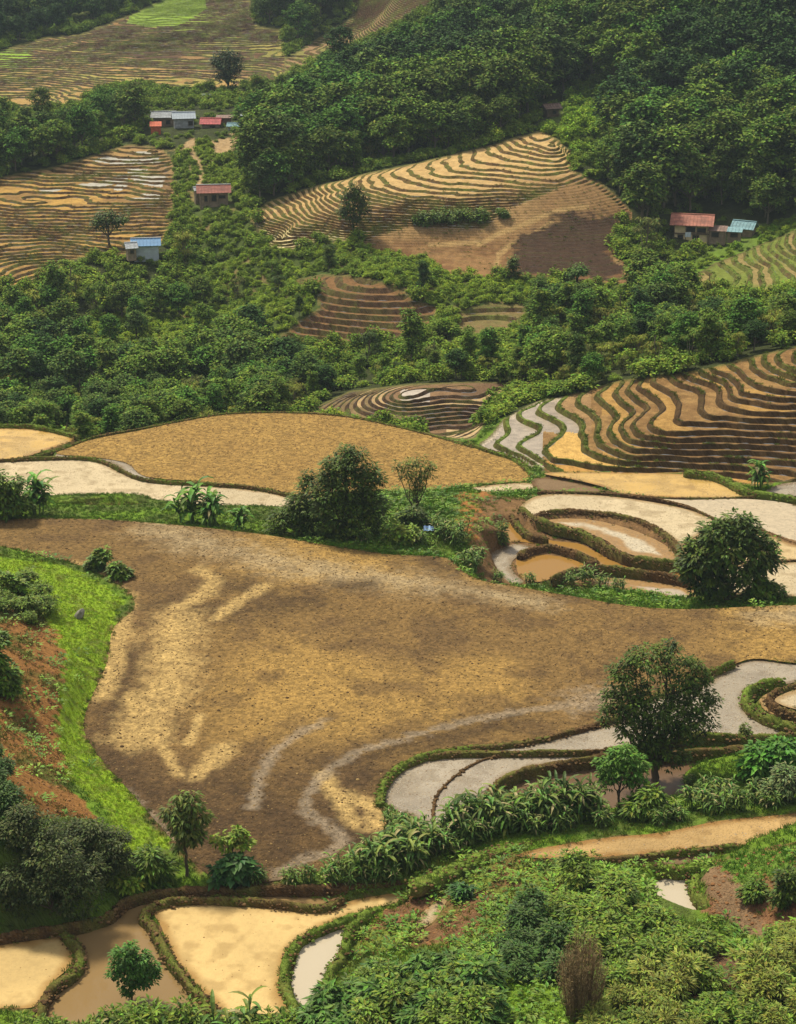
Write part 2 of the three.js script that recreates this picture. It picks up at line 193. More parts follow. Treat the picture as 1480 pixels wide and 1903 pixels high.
// ------------------------------------------------------------------ terraced slopes (outline in the survey; level contours of the slope become steps)
const TERR = [
  { id: 'R', step: RS, off: R0, out: [[885, 830], [915, 808], [940, 775], [1000, 745], [1040, 738], [1150, 707], [1300, 690], [1380, 668], [1480, 643], [1750, 590], [1750, 910], [1480, 893], [1400, 900], [1290, 882], [1020, 878], [1000, 858], [975, 860], [940, 845]] },
  { id: 'S', step: 0.2, off: sl(1), out: [[462, 402], [500, 375], [560, 352], [620, 338], [690, 320], [750, 308], [830, 290], [900, 272], [960, 255], [1005, 243], [1040, 262], [1072, 290], [1060, 315], [1110, 335], [1160, 375], [1175, 400], [1150, 430], [1143, 460], [1158, 490], [1195, 527], [1050, 520], [950, 517], [820, 507], [790, 480], [690, 462], [670, 447], [600, 442], [540, 464], [500, 457], [505, 440], [478, 420]] },
  { id: 'L', step: 0.16, off: 0, out: [[-300, 400], [0, 330], [110, 308], [200, 280], [240, 268], [300, 273], [322, 300], [325, 350], [318, 420], [300, 450], [230, 472], [150, 477], [120, 492], [60, 525], [0, 535], [-300, 560]] },
  { id: 'U', step: 0.16, off: 0, out: [[-300, 120], [0, 95], [80, 70], [150, 63], [240, 28], [300, 0], [330, -80], [460, -80], [462, 0], [478, 48], [522, 55], [535, 130], [510, 152], [400, 165], [330, 170], [280, 155], [210, 155], [150, 195], [100, 205], [40, 210], [0, 190], [-300, 210]] },
  { id: 'V', step: 0.25, off: 0, out: [[655, -80], [850, -80], [805, 15], [735, 48], [690, 80], [620, 100], [560, 132], [505, 158], [530, 110], [600, 66], [652, 35]] },
  { id: 'C', step: 0.36, off: 0, out: [[545, 522], [600, 510], [680, 514], [750, 540], [772, 560], [812, 570], [803, 600], [770, 615], [690, 645], [600, 640], [515, 634], [555, 598], [598, 572], [590, 545]] },
  { id: 'D', step: 0.3, off: 0, out: [[848, 582], [880, 570], [985, 562], [965, 612], [860, 625]] },
  { id: 'B', step: 0.16, off: 0, out: [[575, 762], [650, 727], [760, 714], [880, 709], [960, 711], [990, 722], [935, 746], [908, 772], [893, 798], [880, 815], [850, 815], [790, 808], [700, 783], [620, 772]] },
  { id: 'G', step: 0.24, off: 0, out: [[1265, 528], [1330, 490], [1400, 460], [1480, 428], [1750, 370], [1750, 520], [1480, 533], [1400, 548], [1320, 538]] },
];
for (const t of TERR) t.region = new Region(t.out, 20);
const BROWN = new Region([[680, 440], [760, 415], [900, 418], [935, 385], [1060, 335], [1110, 340], [1180, 400], [1200, 530], [800, 512], [690, 465]], 20);
const OPEN = { // other open ground, by survey outline
  scrub: new Region([[330, 275], [400, 262], [455, 285], [440, 330], [470, 420], [520, 470], [640, 450], [790, 482], [830, 510], [950, 520], [1190, 530], [1150, 560], [1050, 580], [990, 620], [860, 640], [820, 615], [790, 560], [680, 512], [545, 515], [590, 570], [520, 640], [430, 650], [330, 725], [200, 715], [100, 655], [200, 590], [320, 545], [400, 470], [330, 440], [318, 360]], 20),
  light: new Region([[1010, 240], [1060, 175], [1130, 165], [1180, 190], [1150, 240], [1100, 290], [1075, 300]], 20),
  grassrim: new Region([[1150, 480], [1195, 527], [1300, 470], [1480, 400], [1500, 440], [1330, 490], [1260, 535], [1150, 540]], 20),
  uppergreen: new Region([[235, 42], [300, -80], [365, -80], [385, 15], [340, 44], [280, 50]], 20),
};

// ------------------------------------------------------------------ the ground sheet
const NU = 570, NV = 930, U0 = -0.43, U1 = 0.43, V0 = Math.log(54), V1 = Math.log(640), NN = NU * NV;
const gx = new Float64Array(NN), gz = new Float64Array(NN), gs = new Float64Array(NN), gy = new Float64Array(NN), gp = new Float64Array(NN * 2), gm = new Float32Array(NN), gt = new Int8Array(NN).fill(-1);
for (let j = 0; j < NV; j++) for (let i = 0; i < NU; i++) {
  const u = lerp(U0, U1, i / (NU - 1)), v = lerp(V0, V1, j / (NV - 1)), z = -Math.exp(v), x = -u * z, k = j * NU + i;
  let y = base(u, v);
  if (-z > 155) y += (fbm(x * 0.05, z * 0.05, 3, 3) - 0.5) * (-z > 230 ? 0.5 : 0);
  { const left = sstep(-25, -45, x + 0) * sstep(270, 300, -z); y += left * ((fbm(x * 0.05, z * 0.05, 3, 3) - 0.5) * 1.0 + (fbm(x * 0.16, z * 0.16, 2, 8) - 0.5) * 0.5); }
  gx[k] = x; gz[k] = z; gs[k] = y;
  const q = project(x, y, z); if (q[0] > 1000 && q[1] > 640 && q[1] < 890 && -z > 165) y += (fbm(x * 0.22, z * 0.22, 2, 14) - 0.5) * 0.22; else if (-z > 265) y += (fbm(x * 0.3, z * 0.3, 2, 15) - 0.5) * 0.24; gs[k] = y; gp[2 * k] = q[0]; gp[2 * k + 1] = q[1];
}
for (let k = 0; k < NN; k++) {   // level plots press the slope flat
  const x = gx[k], z = gz[k]; if (z < -235) continue;
  let wsum = 0, ysum = 0, inside = null;
  for (const P of PLOTS) { const d = P.region.sd(x, z); if (d > -P.blend * 2.2) { if (d >= 0 && !inside) inside = P; const w = d >= 0 ? 1e3 : (1 - clamp(-d / (P.blend * 2.2))) ** 2; wsum += w; ysum += w * P.y; } }
  if (wsum > 0) { const t = clamp(wsum); gs[k] = lerp(gs[k], ysum / wsum, t * t * (3 - 2 * t)); if (inside) gs[k] -= 0.07; gm[k] = inside ? -2 : -t; }
}
for (let k = 0; k < NN; k++) {
  if (gm[k] <= -0.6) continue;
  for (let n = 0; n < TERR.length; n++) { const d = TERR[n].region.sd(gp[2 * k], gp[2 * k + 1]); if (d > 0) { gt[k] = n; gm[k] = Math.max(0.001, clamp(d / 7)); if (TERR[n].id === 'S') gm[k] *= 1 - 0.85 * sstep(-2, 10, BROWN.sd(gp[2 * k], gp[2 * k + 1])); break; } }
}
gy.set(gs);
function bilinear(arr, x, z) { const fi = (x / -z - U0) / (U1 - U0) * (NU - 1), fj = (Math.log(-z) - V0) / (V1 - V0) * (NV - 1), i = clamp(Math.floor(fi), 0, NU - 2), j = clamp(Math.floor(fj), 0, NV - 2), a = clamp(fi - i), b = clamp(fj - j), k = j * NU + i; return lerp(lerp(arr[k], arr[k + 1], a), lerp(arr[k + NU], arr[k + NU + 1], a), b); }
const heightAt = (x, z) => bilinear(gs, x, z);
function spot(px, py) { // where a sight line meets the ground
  const d = ray(px, py); let a = 62 / -d[2], hit = null;
  for (let t = a; t < 640 / -d[2]; t += 0.4) if (CAM_Y + d[1] * t < heightAt(d[0] * t, d[2] * t)) { let lo = t - 0.4, hi = t; for (let i = 0; i < 12; i++) { const m = (lo + hi) / 2; if (CAM_Y + d[1] * m < heightAt(d[0] * m, d[2] * m)) hi = m; else lo = m; } hit = hi; break; }
  const t = hit ?? 400; return [d[0] * t, heightAt(d[0] * t, d[2] * t), d[2] * t];
}
const PATHS = [[[396, 268], [415, 256], [452, 248], [452, 272], [430, 284], [400, 288]], [[338, 262], [358, 256], [372, 264], [362, 278], [342, 282]], [[350, 284], [362, 280], [382, 310], [378, 345], [366, 345], [370, 312]]].map((q) => new Region(q, 4));
const tones = {
  forest: [0.035, 0.042, 0.014], scrub: [0.085, 0.115, 0.026], grass: [0.13, 0.22, 0.02], redsoil: [0.25, 0.12, 0.038], brown: [0.15, 0.085, 0.04], dark: [0.075, 0.048, 0.026], tan: [0.42, 0.28, 0.12], ochre: [0.40, 0.235, 0.07], pale: [0.55, 0.44, 0.29],
};
const BANK = { grass: new Region([[-50, 1035], [60, 1040], [130, 1055], [195, 1085], [235, 1130], [208, 1165], [196, 1230], [150, 1340], [178, 1402], [248, 1482], [325, 1575], [240, 1600], [190, 1500], [120, 1440], [100, 1370], [120, 1260], [100, 1170], [60, 1100], [-50, 1080]], 20), red: new Region([[0, 1100], [60, 1110], [110, 1180], [115, 1270], [100, 1370], [120, 1450], [170, 1520], [60, 1520], [-50, 1400], [-50, 1100]], 20), red2: new Region([[845, 925], [905, 905], [930, 960], [925, 1010], [890, 1030], [850, 980]], 20), hill: new Region([[760, 1650], [900, 1590], [1000, 1580], [1000, 1620], [1100, 1640], [1000, 1720], [900, 1760], [780, 1760], [650, 1780], [700, 1700]], 20), red3: new Region([[1330, 1600], [1480, 1560], [1500, 1700], [1420, 1730], [1300, 1690]], 20), dirt4: new Region([[1150, 1770], [1300, 1740], [1400, 1800], [1350, 1860], [1250, 1850]], 20) };
const TRACK = new Region([[1305, 1625], [1350, 1612], [1380, 1650], [1390, 1690], [1440, 1735], [1410, 1748], [1340, 1705], [1320, 1670]], 4);
function groundTone(k) {
  const x = gx[k], z = gz[k], n = fbm(x * 0.35, z * 0.35, 4, 11), n2 = fbm(x * 1.7, z * 1.7, 3, 5), px = gp[2 * k] + (n2 - 0.5) * 34 + (n - 0.5) * 40, py = gp[2 * k + 1] + (n - 0.5) * 20;
  if (-z < 193) {
    let c = mix3(tones.grass, tones.scrub, sstep(0.3, 0.75, n));
    if (px > 885 && py > 918 && py < 1088 && z > -175) c = mix3([0.22, 0.125, 0.055], [0.15, 0.085, 0.04], n2); else if (TRACK.has(px, py)) c = [0.2, 0.125, 0.07]; else if (BANK.grass.has(px, py)) c = mix3([0.21, 0.32, 0.02], [0.15, 0.19, 0.03], sstep(0.45, 0.8, n2));
    else if (BANK.red.has(px, py)) c = mix3(tones.redsoil, [0.13, 0.13, 0.03], sstep(0.52, 0.66, n));
    else if (BANK.red2.has(px, py)) c = mix3([0.30, 0.13, 0.04], [0.16, 0.2, 0.03], sstep(0.5, 0.62, n2));
    else if (BANK.hill.has(px, py)) c = mix3([0.17, 0.09, 0.045], [0.15, 0.19, 0.03], sstep(0.42, 0.6, n));
    else if (BANK.red3.has(px, py)) c = mix3([0.2, 0.1, 0.05], [0.12, 0.2, 0.03], sstep(0.5, 0.62, n));
    else if (BANK.dirt4.has(px, py)) c = [0.13, 0.075, 0.045];
    if (gm[k] < -0.3) c = mix3(c, tones.brown, sstep(0.62, 0.95, -gm[k]) * sstep(0.35, 0.6, n2));
    return mix3(c, [c[0] * 0.6, c[1] * 0.6, c[2] * 0.6], n2 * 0.6);
  }
  let c = mix3(tones.forest, tones.scrub, sstep(0.5, 0.8, n2) * 0.4);
  if (PATHS.some((r) => r.has(px - (n2 - 0.5) * 30, py))) return mix3([0.45, 0.32, 0.18], [0.27, 0.17, 0.08], n2);
  const s = OPEN.scrub.sd(px, py); if (s > -8) c = mix3(c, mix3(mix3(tones.scrub, [0.05, 0.075, 0.016], n2), [0.2, 0.15, 0.06], sstep(0.5, 0.72, n)), sstep(-8, 4, s));
  if (OPEN.light.has(px, py)) c = tones.scrub;
  if (OPEN.grassrim.has(px, py)) c = mix3(tones.grass, tones.scrub, n);
  if (gm[k] < -0.2) c = mix3(c, mix3([0.14, 0.2, 0.03], tones.brown, sstep(0.4, 0.6, n2)), clamp(-gm[k] * 1.5));
  return c;
}
function treadTone(id, lev, x, z, px, py) { // colour of a terrace tread and how wet it lies (0 dry .. 1 standing water)
  const n = fbm(x * 0.09 + lev * 3.7, z * 0.09 - lev * 1.9, 3, 21), f = fbm(x * 0.8, z * 0.8, 3, 31), r = hash(lev, Math.floor(n * 4), 9);
  let c, wet = 0;
  if (id === 'R') {
    c = mix3([0.27, 0.162, 0.064], [0.19, 0.107, 0.043], sstep(0.3, 0.7, f)); if (r > 0.78 && px > 1120) c = mix3(c, [0.4, 0.235, 0.07], 0.6); c = mix3(c, [0.16, 0.09, 0.04], sstep(770, 830, py) * sstep(1200, 1300, px) * 0.6);
    const lv = lev; if (lv === 1 && px < 1190 && py > 780) { c = [0.5, 0.31, 0.1]; } if (lv === 0 && py > 852 + (f - 0.5) * 20) c = [0.4, 0.22, 0.065];
    if (px < 1100 && py < 800) { c = mix3(c, [0.3, 0.19, 0.1], 0.5); if (lv <= 1) { c = [0.42, 0.34, 0.27]; wet = 0.8; } } if (lv <= 0 && px < 1010) { c = [0.45, 0.37, 0.3]; wet = 0.7; }
  } else if (id === 'S') {
    const low = sstep(395, 470, py + (px - 700) * 0.02) , right = sstep(880, 1090, px) * sstep(300, 345, py);
    c = mix3([0.52, 0.36, 0.165], [0.38, 0.235, 0.095], f); c = mix3(c, [0.23, 0.135, 0.06], clamp(right * 0.8 + sstep(330, 385, py + (px - 800) * 0.12) * 0.45)); c = mix3(c, mix3([0.16, 0.082, 0.036], [0.23, 0.13, 0.056], sstep(0.4, 0.62, f * 0.6 + n * 0.4)), low * sstep(640, 700, px));
    const tr = Math.min(...TRAILS.map((l) => distPoly(l, px, py, false))); c = mix3(c, [0.36, 0.235, 0.1], sstep(7, 2, tr + (f - 0.5) * 5) * 0.75);
    const dk = sstep(-2, 12, DARK.sd(px, py) + (f - 0.5) * 30 + (n - 0.5) * 20); c = mix3(c, [0.05, 0.027, 0.017], dk);
    if (px < 640 && py > 425) { c = [0.62, 0.5, 0.27]; }
  } else if (id === 'L') {
    c = mix3([0.4, 0.24, 0.07], [0.22, 0.13, 0.05], sstep(0.35, 0.65, n * 0.6 + f * 0.4)); c = mix3(c, [0.16, 0.095, 0.05], sstep(190, 300, px) * sstep(420, 330, py) * 0.8); if (py < 330 && px > 20) c = mix3(c, [0.33, 0.21, 0.1], 0.5);
    if (WET.some((w) => w.has(px, py + (n - 0.5) * 14)) && r > 0.18) { c = [0.66, 0.62, 0.56]; wet = 1; }
  } else if (id === 'U') {
    c = mix3([0.08, 0.045, 0.028], [0.26, 0.155, 0.065], sstep(0.44, 0.64, n)); c = mix3(c, [0.36, 0.23, 0.085], sstep(95, 130, py + (px - 200) * -0.12 + (n - 0.5) * 50)); if (r > 0.7) c = mix3(c, [0.3, 0.29, 0.07], 0.6);
    if (px < 60 && py > 90 && py < 125) c = [0.22, 0.34, 0.04]; if (OPEN.uppergreen.has(px, py)) c = mix3([0.22, 0.35, 0.03], [0.16, 0.2, 0.045], f);
    if (px > 320 && px < 440 && py > 25 && py < 75) c = mix3(c, [0.22, 0.34, 0.03], 0.75);
  } else if (id === 'V') c = mix3([0.27, 0.17, 0.09], [0.22, 0.2, 0.06], sstep(0.45, 0.6, n));
  else if (id === 'C') c = mix3([0.21, 0.115, 0.048], [0.15, 0.08, 0.036], f);
  else if (id === 'D') c = mix3([0.2, 0.13, 0.06], [0.13, 0.12, 0.04], f);
  else if (id === 'B') { c = mix3([0.14, 0.085, 0.05], [0.2, 0.12, 0.065], sstep(0.4, 0.7, n)); if (px < 690) c = mix3(c, [0.2, 0.15, 0.07], 0.6); if (r > 0.86) c = mix3(c, [0.42, 0.29, 0.15], 0.8); if (py > 790 && px > 830) c = [0.44, 0.31, 0.17]; if (px > 745 && px < 800 && py > 722 && py < 745) { c = [0.62, 0.52, 0.44]; wet = 0.5; } }
  else c = mix3([0.25, 0.19, 0.075], [0.15, 0.18, 0.035], sstep(0.4, 0.6, n));
  return [c, wet];
}
const TRAILS = [Z3([[330, 830], [450, 765], [640, 690], [760, 640], [880, 600], [1080, 565]]), Z3([[450, 1000], [470, 900], [560, 820], [700, 770], [830, 680]]), Z3([[1400, 640], [1290, 740], [1250, 860], [1300, 960], [1420, 1080]]), Z3([[0, 830], [150, 825], [330, 810]])];
const DARK = new Region([[945, 455], [990, 420], [1060, 390], [1165, 395], [1145, 435], [1140, 465], [1185, 522], [1060, 518], [965, 515]], 20);
const WET = [[[168, 298], [215, 283], [275, 276], [302, 298], [240, 305], [190, 303]], [[235, 315], [285, 310], [288, 317], [240, 320]], [[140, 345], [200, 332], [240, 325], [236, 338], [180, 348]], [[208, 352], [225, 335], [240, 340], [225, 355]], [[225, 362], [300, 360], [295, 368], [230, 366]], [[240, 328], [290, 322], [310, 325], [300, 345], [250, 335]], [[70, 345], [110, 340], [120, 348], [80, 360]]].map((p) => new Region(p, 10));

const sheets = { slope: { p: [], c: [], i: [], map: new Map() }, wet: { p: [], c: [], i: [], map: new Map() } };
function vert(sh, x, y, z, c) { sh.p.push(x, y, z); sh.c.push(c[0], c[1], c[2]); return sh.p.length / 3 - 1; }
const toneOf = []; for (let k = 0; k < NN; k++) toneOf.push(null);
const tone = (k) => toneOf[k] ??= groundTone(k);
// gradient of the slope, for steps of even width
const gg = new Float32Array(NN);
for (let j = 1; j < NV - 1; j++) for (let i = 1; i < NU - 1; i++) { const k = j * NU + i; if (gt[k] < 0) continue; const dx = (gs[k + 1] - gs[k - 1]) / (gx[k + 1] - gx[k - 1]), ez = gz[k + NU] - gz[k - NU], ex = gx[k + NU] - gx[k - NU], dz = (gs[k + NU] - gs[k - NU] - dx * ex) / ez; gg[k] = Math.hypot(dx, dz); }
function clip(poly, fn, keepAbove) { const out = []; for (let i = 0; i < poly.length; i++) { const a = poly[i], b = poly[(i + 1) % poly.length], fa = fn(a), fb = fn(b), ia = keepAbove ? fa >= 0 : fa <= 0, ib = keepAbove ? fb >= 0 : fb <= 0; if (ia) out.push(a); if (ia !== ib) { const t = fa / (fa - fb); out.push(a.map((v, q) => v + (b[q] - v) * t)); } } return out; }
const WID = { R: [0.26, 0.55, 0.68], S: [0.4, 0.6, 0.7], L: [0.4, 0.65, 0.8], U: [0.5, 0.8, 1], V: [0.6, 1, 1.2], C: [0.7, 0.95, 1.1], D: [0.5, 0.8, 1], B: [0.35, 0.5, 0.6], G: [0.4, 0.9, 1] };
const lips = [], lipR = rng(808);
function cellTri(a, b, c) {
  const ids = [a, b, c], tn = Math.max(gt[a], gt[b], gt[c]);
  if (tn < 0 || gt[a] === -1 && gt[b] === -1 && gt[c] === -1) { const sh = sheets.slope; for (const k of ids) { let q = sh.map.get(k); if (q === undefined) { q = vert(sh, gx[k], gs[k], gz[k], tone(k)); sh.map.set(k, q); } sh.i.push(q); } return; }
  const T = TERR[tn], st = T.step * K, off = CAM_Y + T.off * K, w = WID[T.id], lim = [0.27, 0.45, 0.52];
  // x, z, slope height, share of stepping, gradient, survey x, survey y
  let P = ids.map((k) => [gx[k], gz[k], gs[k], gt[k] === tn ? Math.max(0, gm[k]) : 0, gg[k], gp[2 * k], gp[2 * k + 1]]);
  const lo = Math.floor((Math.min(...P.map((v) => v[2])) - off) / st), hi = Math.floor((Math.max(...P.map((v) => v[2])) - off) / st);
  for (let n = lo; n <= hi; n++) {
    const L = off + n * st, o = (v, q) => q < 0 ? 0 : Math.min(w[q] * v[4], lim[q] * st);
    let Q = clip(clip(P, (v) => v[2] - L, true), (v) => v[2] - L - st, false);
    if (Q.length < 3) continue;
    for (let q = 0; q < 4 && Q.length >= 3; q++) {
      const piece = q < 3 ? clip(Q, (v) => v[2] - L - o(v, q), false) : Q;
      if (q < 3) Q = clip(Q, (v) => v[2] - L - o(v, q), true);
      if (piece.length < 3) continue;
      const bund = T.id === 'R' ? 0.12 : T.id === 'B' || T.id === 'S' ? 0.05 : 0.08;
      const pts = piece.map((v) => {
        const t = v[2] - L, a = o(v, q - 1), b = q < 3 ? o(v, q) : st, f = clamp((t - a) / Math.max(1e-6, b - a));
        let y = q === 0 ? lerp(L - st, L + bund, f) : q === 1 ? L + bund : q === 2 ? lerp(L + bund, L, f) : L;
        y = lerp(v[2], y, v[3]);
        const rough = q === 3 ? 0.02 : 0.16; y += (vnoise(v[0] * 1.6, v[1] * 1.6, 77) - 0.5) * rough * v[3];
        return [v[0], y, v[1], v];
      });
      let cx = 0, cz = 0, px = 0, py = 0; for (const v of piece) { cx += v[0]; cz += v[1]; px += v[5]; py += v[6]; } const m = piece.length; cx /= m; cz /= m; px /= m; py /= m;
      let c, wet = 0;
      if (q === 3) [c, wet] = treadTone(T.id, n, cx, cz, px, py);
      else {
        const n2 = fbm(cx * 0.5, cz * 0.5, 3, 41); let green = T.id === 'R' ? sstep(1330, 1060, px + n2 * 150) * 0.85 + sstep(720, 690, py) * 0.5 : T.id === 'G' ? 0.8 : T.id === 'U' || T.id === 'V' ? 0.35 : T.id === 'D' ? 0.6 : T.id === 'S' ? 0.32 : T.id === 'L' ? 0.22 : 0.1;
        if (q === 0) green *= 0.55; green = clamp(green + (n2 - 0.5) * 1.1) * (green > 0.05 ? 1 : 0.3);
        const soil = T.id === 'R' ? [0.085, 0.05, 0.022] : T.id === 'S' ? (DARK.has(px, py) ? [0.07, 0.04, 0.026] : [0.13, 0.078, 0.032]) : T.id === 'L' ? [0.1, 0.06, 0.026] : T.id === 'B' ? [0.075, 0.045, 0.027] : T.id === 'U' ? [0.1, 0.062, 0.038] : [0.11, 0.062, 0.034];
        if (T.id === 'R' && q === 0 && n2 > 0.5 && green < 0.6) green *= 0.5;
        c = mix3(mix3(soil, soil.map((v) => v * 0.65), hash(Math.floor(cx * 3), Math.floor(cz * 3), 4)), mix3([0.15, 0.21, 0.03], [0.08, 0.115, 0.02], hash(Math.floor(cx * 4), Math.floor(cz * 4), 5)), green);
      }
      if (q === 1 && /[RSGLCD]/.test(T.id) && px > -20 && px < 1500) { const far = T.id === 'R' ? 0.28 : T.id === 'G' ? 0.35 : 0.12, n3 = fbm(cx * 0.4, cz * 0.4, 3, 47); if (n3 > (T.id === 'R' ? lerp(0.38, 0.56, sstep(1150, 1350, px) * sstep(700, 780, py)) : 0.5) && lipR() < far) lips.push([cx, pts[0][1] - 0.03, cz]); }
      if (T.id === 'U' && q < 3 && OPEN.uppergreen.has(px, py)) c = mix3(c, [0.16, 0.25, 0.03], 0.7);
      const v0 = piece.reduce((s, v) => s + v[3], 0) / m;
      if (v0 < 0.5) { if (T.id === 'S' && BROWN.has(px, py)) c = mix3(treadTone('S', n, cx, cz, px, py)[0], c, q === 3 ? 0 : v0); else c = mix3(mix3(tones.scrub, tones.brown, 0.35), c, v0 * 2); }
      const sh = wet > 0.3 && v0 > 0.8 ? sheets.wet : sheets.slope;
      const q0 = pts.map((p) => vert(sh, p[0], p[1], p[2], c)); for (let e = 2; e < q0.length; e++) sh.i.push(q0[0], q0[e - 1], q0[e]);
    }
  }
}
for (let j = 0; j < NV - 1; j++) for (let i = 0; i < NU - 1; i++) { const k = j * NU + i; cellTri(k, k + 1, k + NU + 1); cellTri(k, k + NU + 1, k + NU); }

// ------------------------------------------------------------------ textures
function dataTex(n, fn, srgb, repeat = true) {
  const d = new Uint8Array(n * n * 4); for (let y = 0; y < n; y++) for (let x = 0; x < n; x++) { const v = fn(x / n, y / n), o = (y * n + x) * 4; for (let q = 0; q < 3; q++) d[o + q] = clamp(Array.isArray(v) ? v[q] : v) * 255; d[o + 3] = 255; }
  const t = new THREE.DataTexture(d, n, n, THREE.RGBAFormat); t.magFilter = THREE.LinearFilter; t.minFilter = THREE.LinearMipmapLinearFilter; if (repeat) t.wrapS = t.wrapT = THREE.RepeatWrapping; if (srgb) t.colorSpace = THREE.SRGBColorSpace; t.needsUpdate = true; return t;
}
const clodHeight = (x, y) => { const a = fbm(x * 24, y * 24, 4, 51, 24), b = vnoise(x * 90, y * 90, 61, 90); return clamp(0.15 + 0.6 * a + 0.35 * b * b); };
const texClod = dataTex(512, clodHeight, false), texDetail = dataTex(512, (x, y) => { const a = fbm(x * 16, y * 16, 5, 71, 16); const b = vnoise(x * 128, y * 128, 81, 128); return clamp(0.55 + 0.5 * (a - 0.5) + 0.45 * (b - 0.4) + 0.15); }, false);
const texMud = dataTex(512, (x, y) => { const a = fbm(x * 12, y * 12, 5, 91, 12), s = vnoise(x * 70, y * 70, 95, 70), d = vnoise(x * 200, y * 200, 96, 200); return clamp(0.45 * a + (s > 0.72 ? 0.35 : 0) + 0.25 * d); }, false);
const texMudTint = dataTex(512, (x, y) => { const a = fbm(x * 8, y * 8, 5, 101, 8), s = vnoise(x * 80, y * 80, 95, 80), d = vnoise(x * 220, y * 220, 99, 220); return clamp(0.9 + 0.5 * (a - 0.5) - (s > 0.72 ? 0.4 * (s - 0.72) * 3.6 : 0) - 0.28 * d * d); }, false);
const texMudGloss = dataTex(512, (x, y) => { const a = fbm(x * 5, y * 5, 4, 111, 5), d = vnoise(x * 120, y * 120, 113, 120); return clamp(0.1 + 0.8 * sstep(0.4, 0.62, a * 0.75 + d * 0.25)); }, false);
const rep = (t, s) => { const c = t.clone(); c.repeat.set(s, s); c.needsUpdate = true; return c; };

function sheetGeo(sh, uvScale = 1) { const g = new THREE.BufferGeometry(), n = sh.p.length / 3, uv = new Float32Array(n * 2); for (let i = 0; i < n; i++) { uv[2 * i] = (sh.p[3 * i] + sh.p[3 * i + 1] * 0.7) * uvScale; uv[2 * i + 1] = (sh.p[3 * i + 2] + sh.p[3 * i + 1] * 0.7) * uvScale; } g.setAttribute('position', new THREE.Float32BufferAttribute(sh.p, 3)); g.setAttribute('color', new THREE.Float32BufferAttribute(sh.c, 3)); g.setAttribute('uv', new THREE.BufferAttribute(uv, 2)); g.setIndex(sh.i); return g; }
const M = {
  slope: new THREE.MeshPhysicalMaterial({ specularIntensity: 0.2, vertexColors: true, roughness: 0.95, map: rep(texDetail, 0.12), bumpMap: rep(texClod, 0.2), bumpScale: 0.12, side: THREE.DoubleSide, color: new THREE.Color(1.4, 1.4, 1.4) }),
  wet: new THREE.MeshStandardMaterial({ vertexColors: true, roughness: 0.22, map: rep(texMudTint, 0.2), bumpMap: rep(texMud, 0.15), bumpScale: 0.015, side: THREE.DoubleSide }),
};
{ const g = sheetGeo(sheets.slope); g.computeVertexNormals(); ground('hillside', g, M.slope, 'green hillsides and brown terraced slopes of the valley'); }
{ const g = sheetGeo(sheets.wet); ground('terrace_water', g, M.wet, 'shiny wet strips on the terraced slopes'); }

// ------------------------------------------------------------------ level plots: flat sheets of mud, water and tilled soil
function plotGeo(P, over = 0) { const s = new THREE.Shape(P.pts.map((p) => new THREE.Vector2(p[0], -p[2]))), g = new THREE.ShapeGeometry(s); g.rotateX(-Math.PI / 2); g.translate(0, P.y + over, 0); const p = g.attributes.position, uv = new Float32Array(p.count * 2); for (let i = 0; i < p.count; i++) { uv[2 * i] = p.getX(i); uv[2 * i + 1] = p.getZ(i); } g.setAttribute('uv', new THREE.BufferAttribute(uv, 2)); return g; }
function paintMap(P, n, fn) { // a colour map over the plot's own ground, in metres
  const b = P.region.b, w = Math.max(b[2] - b[0], b[3] - b[1]);
  const t = dataTex(n, (u, v) => { const x = b[0] + u * w, z = b[1] + v * w, c = fn(x, z); return [0, 1, 2].map((q) => Math.pow(clamp(c[q]), 1 / 2.2)); }, true, false);
  t.repeat.set(1 / w, 1 / w); t.offset.set(-b[0] / w, -b[1] / w); t.wrapS = t.wrapT = THREE.ClampToEdgeWrapping; t.needsUpdate = true; return t;
}
const strokeW = (pts, h) => smoothLoop(pts.map(([a, b]) => atHeight(a, b, h)), 5, false).map((p) => [p[0], p[2]]);
const speck = (x, z, s) => { const a = vnoise(x * s, z * s, 7), b = vnoise(x * s * 2.3, z * s * 2.3, 8); return a * 0.6 + b * 0.4; };
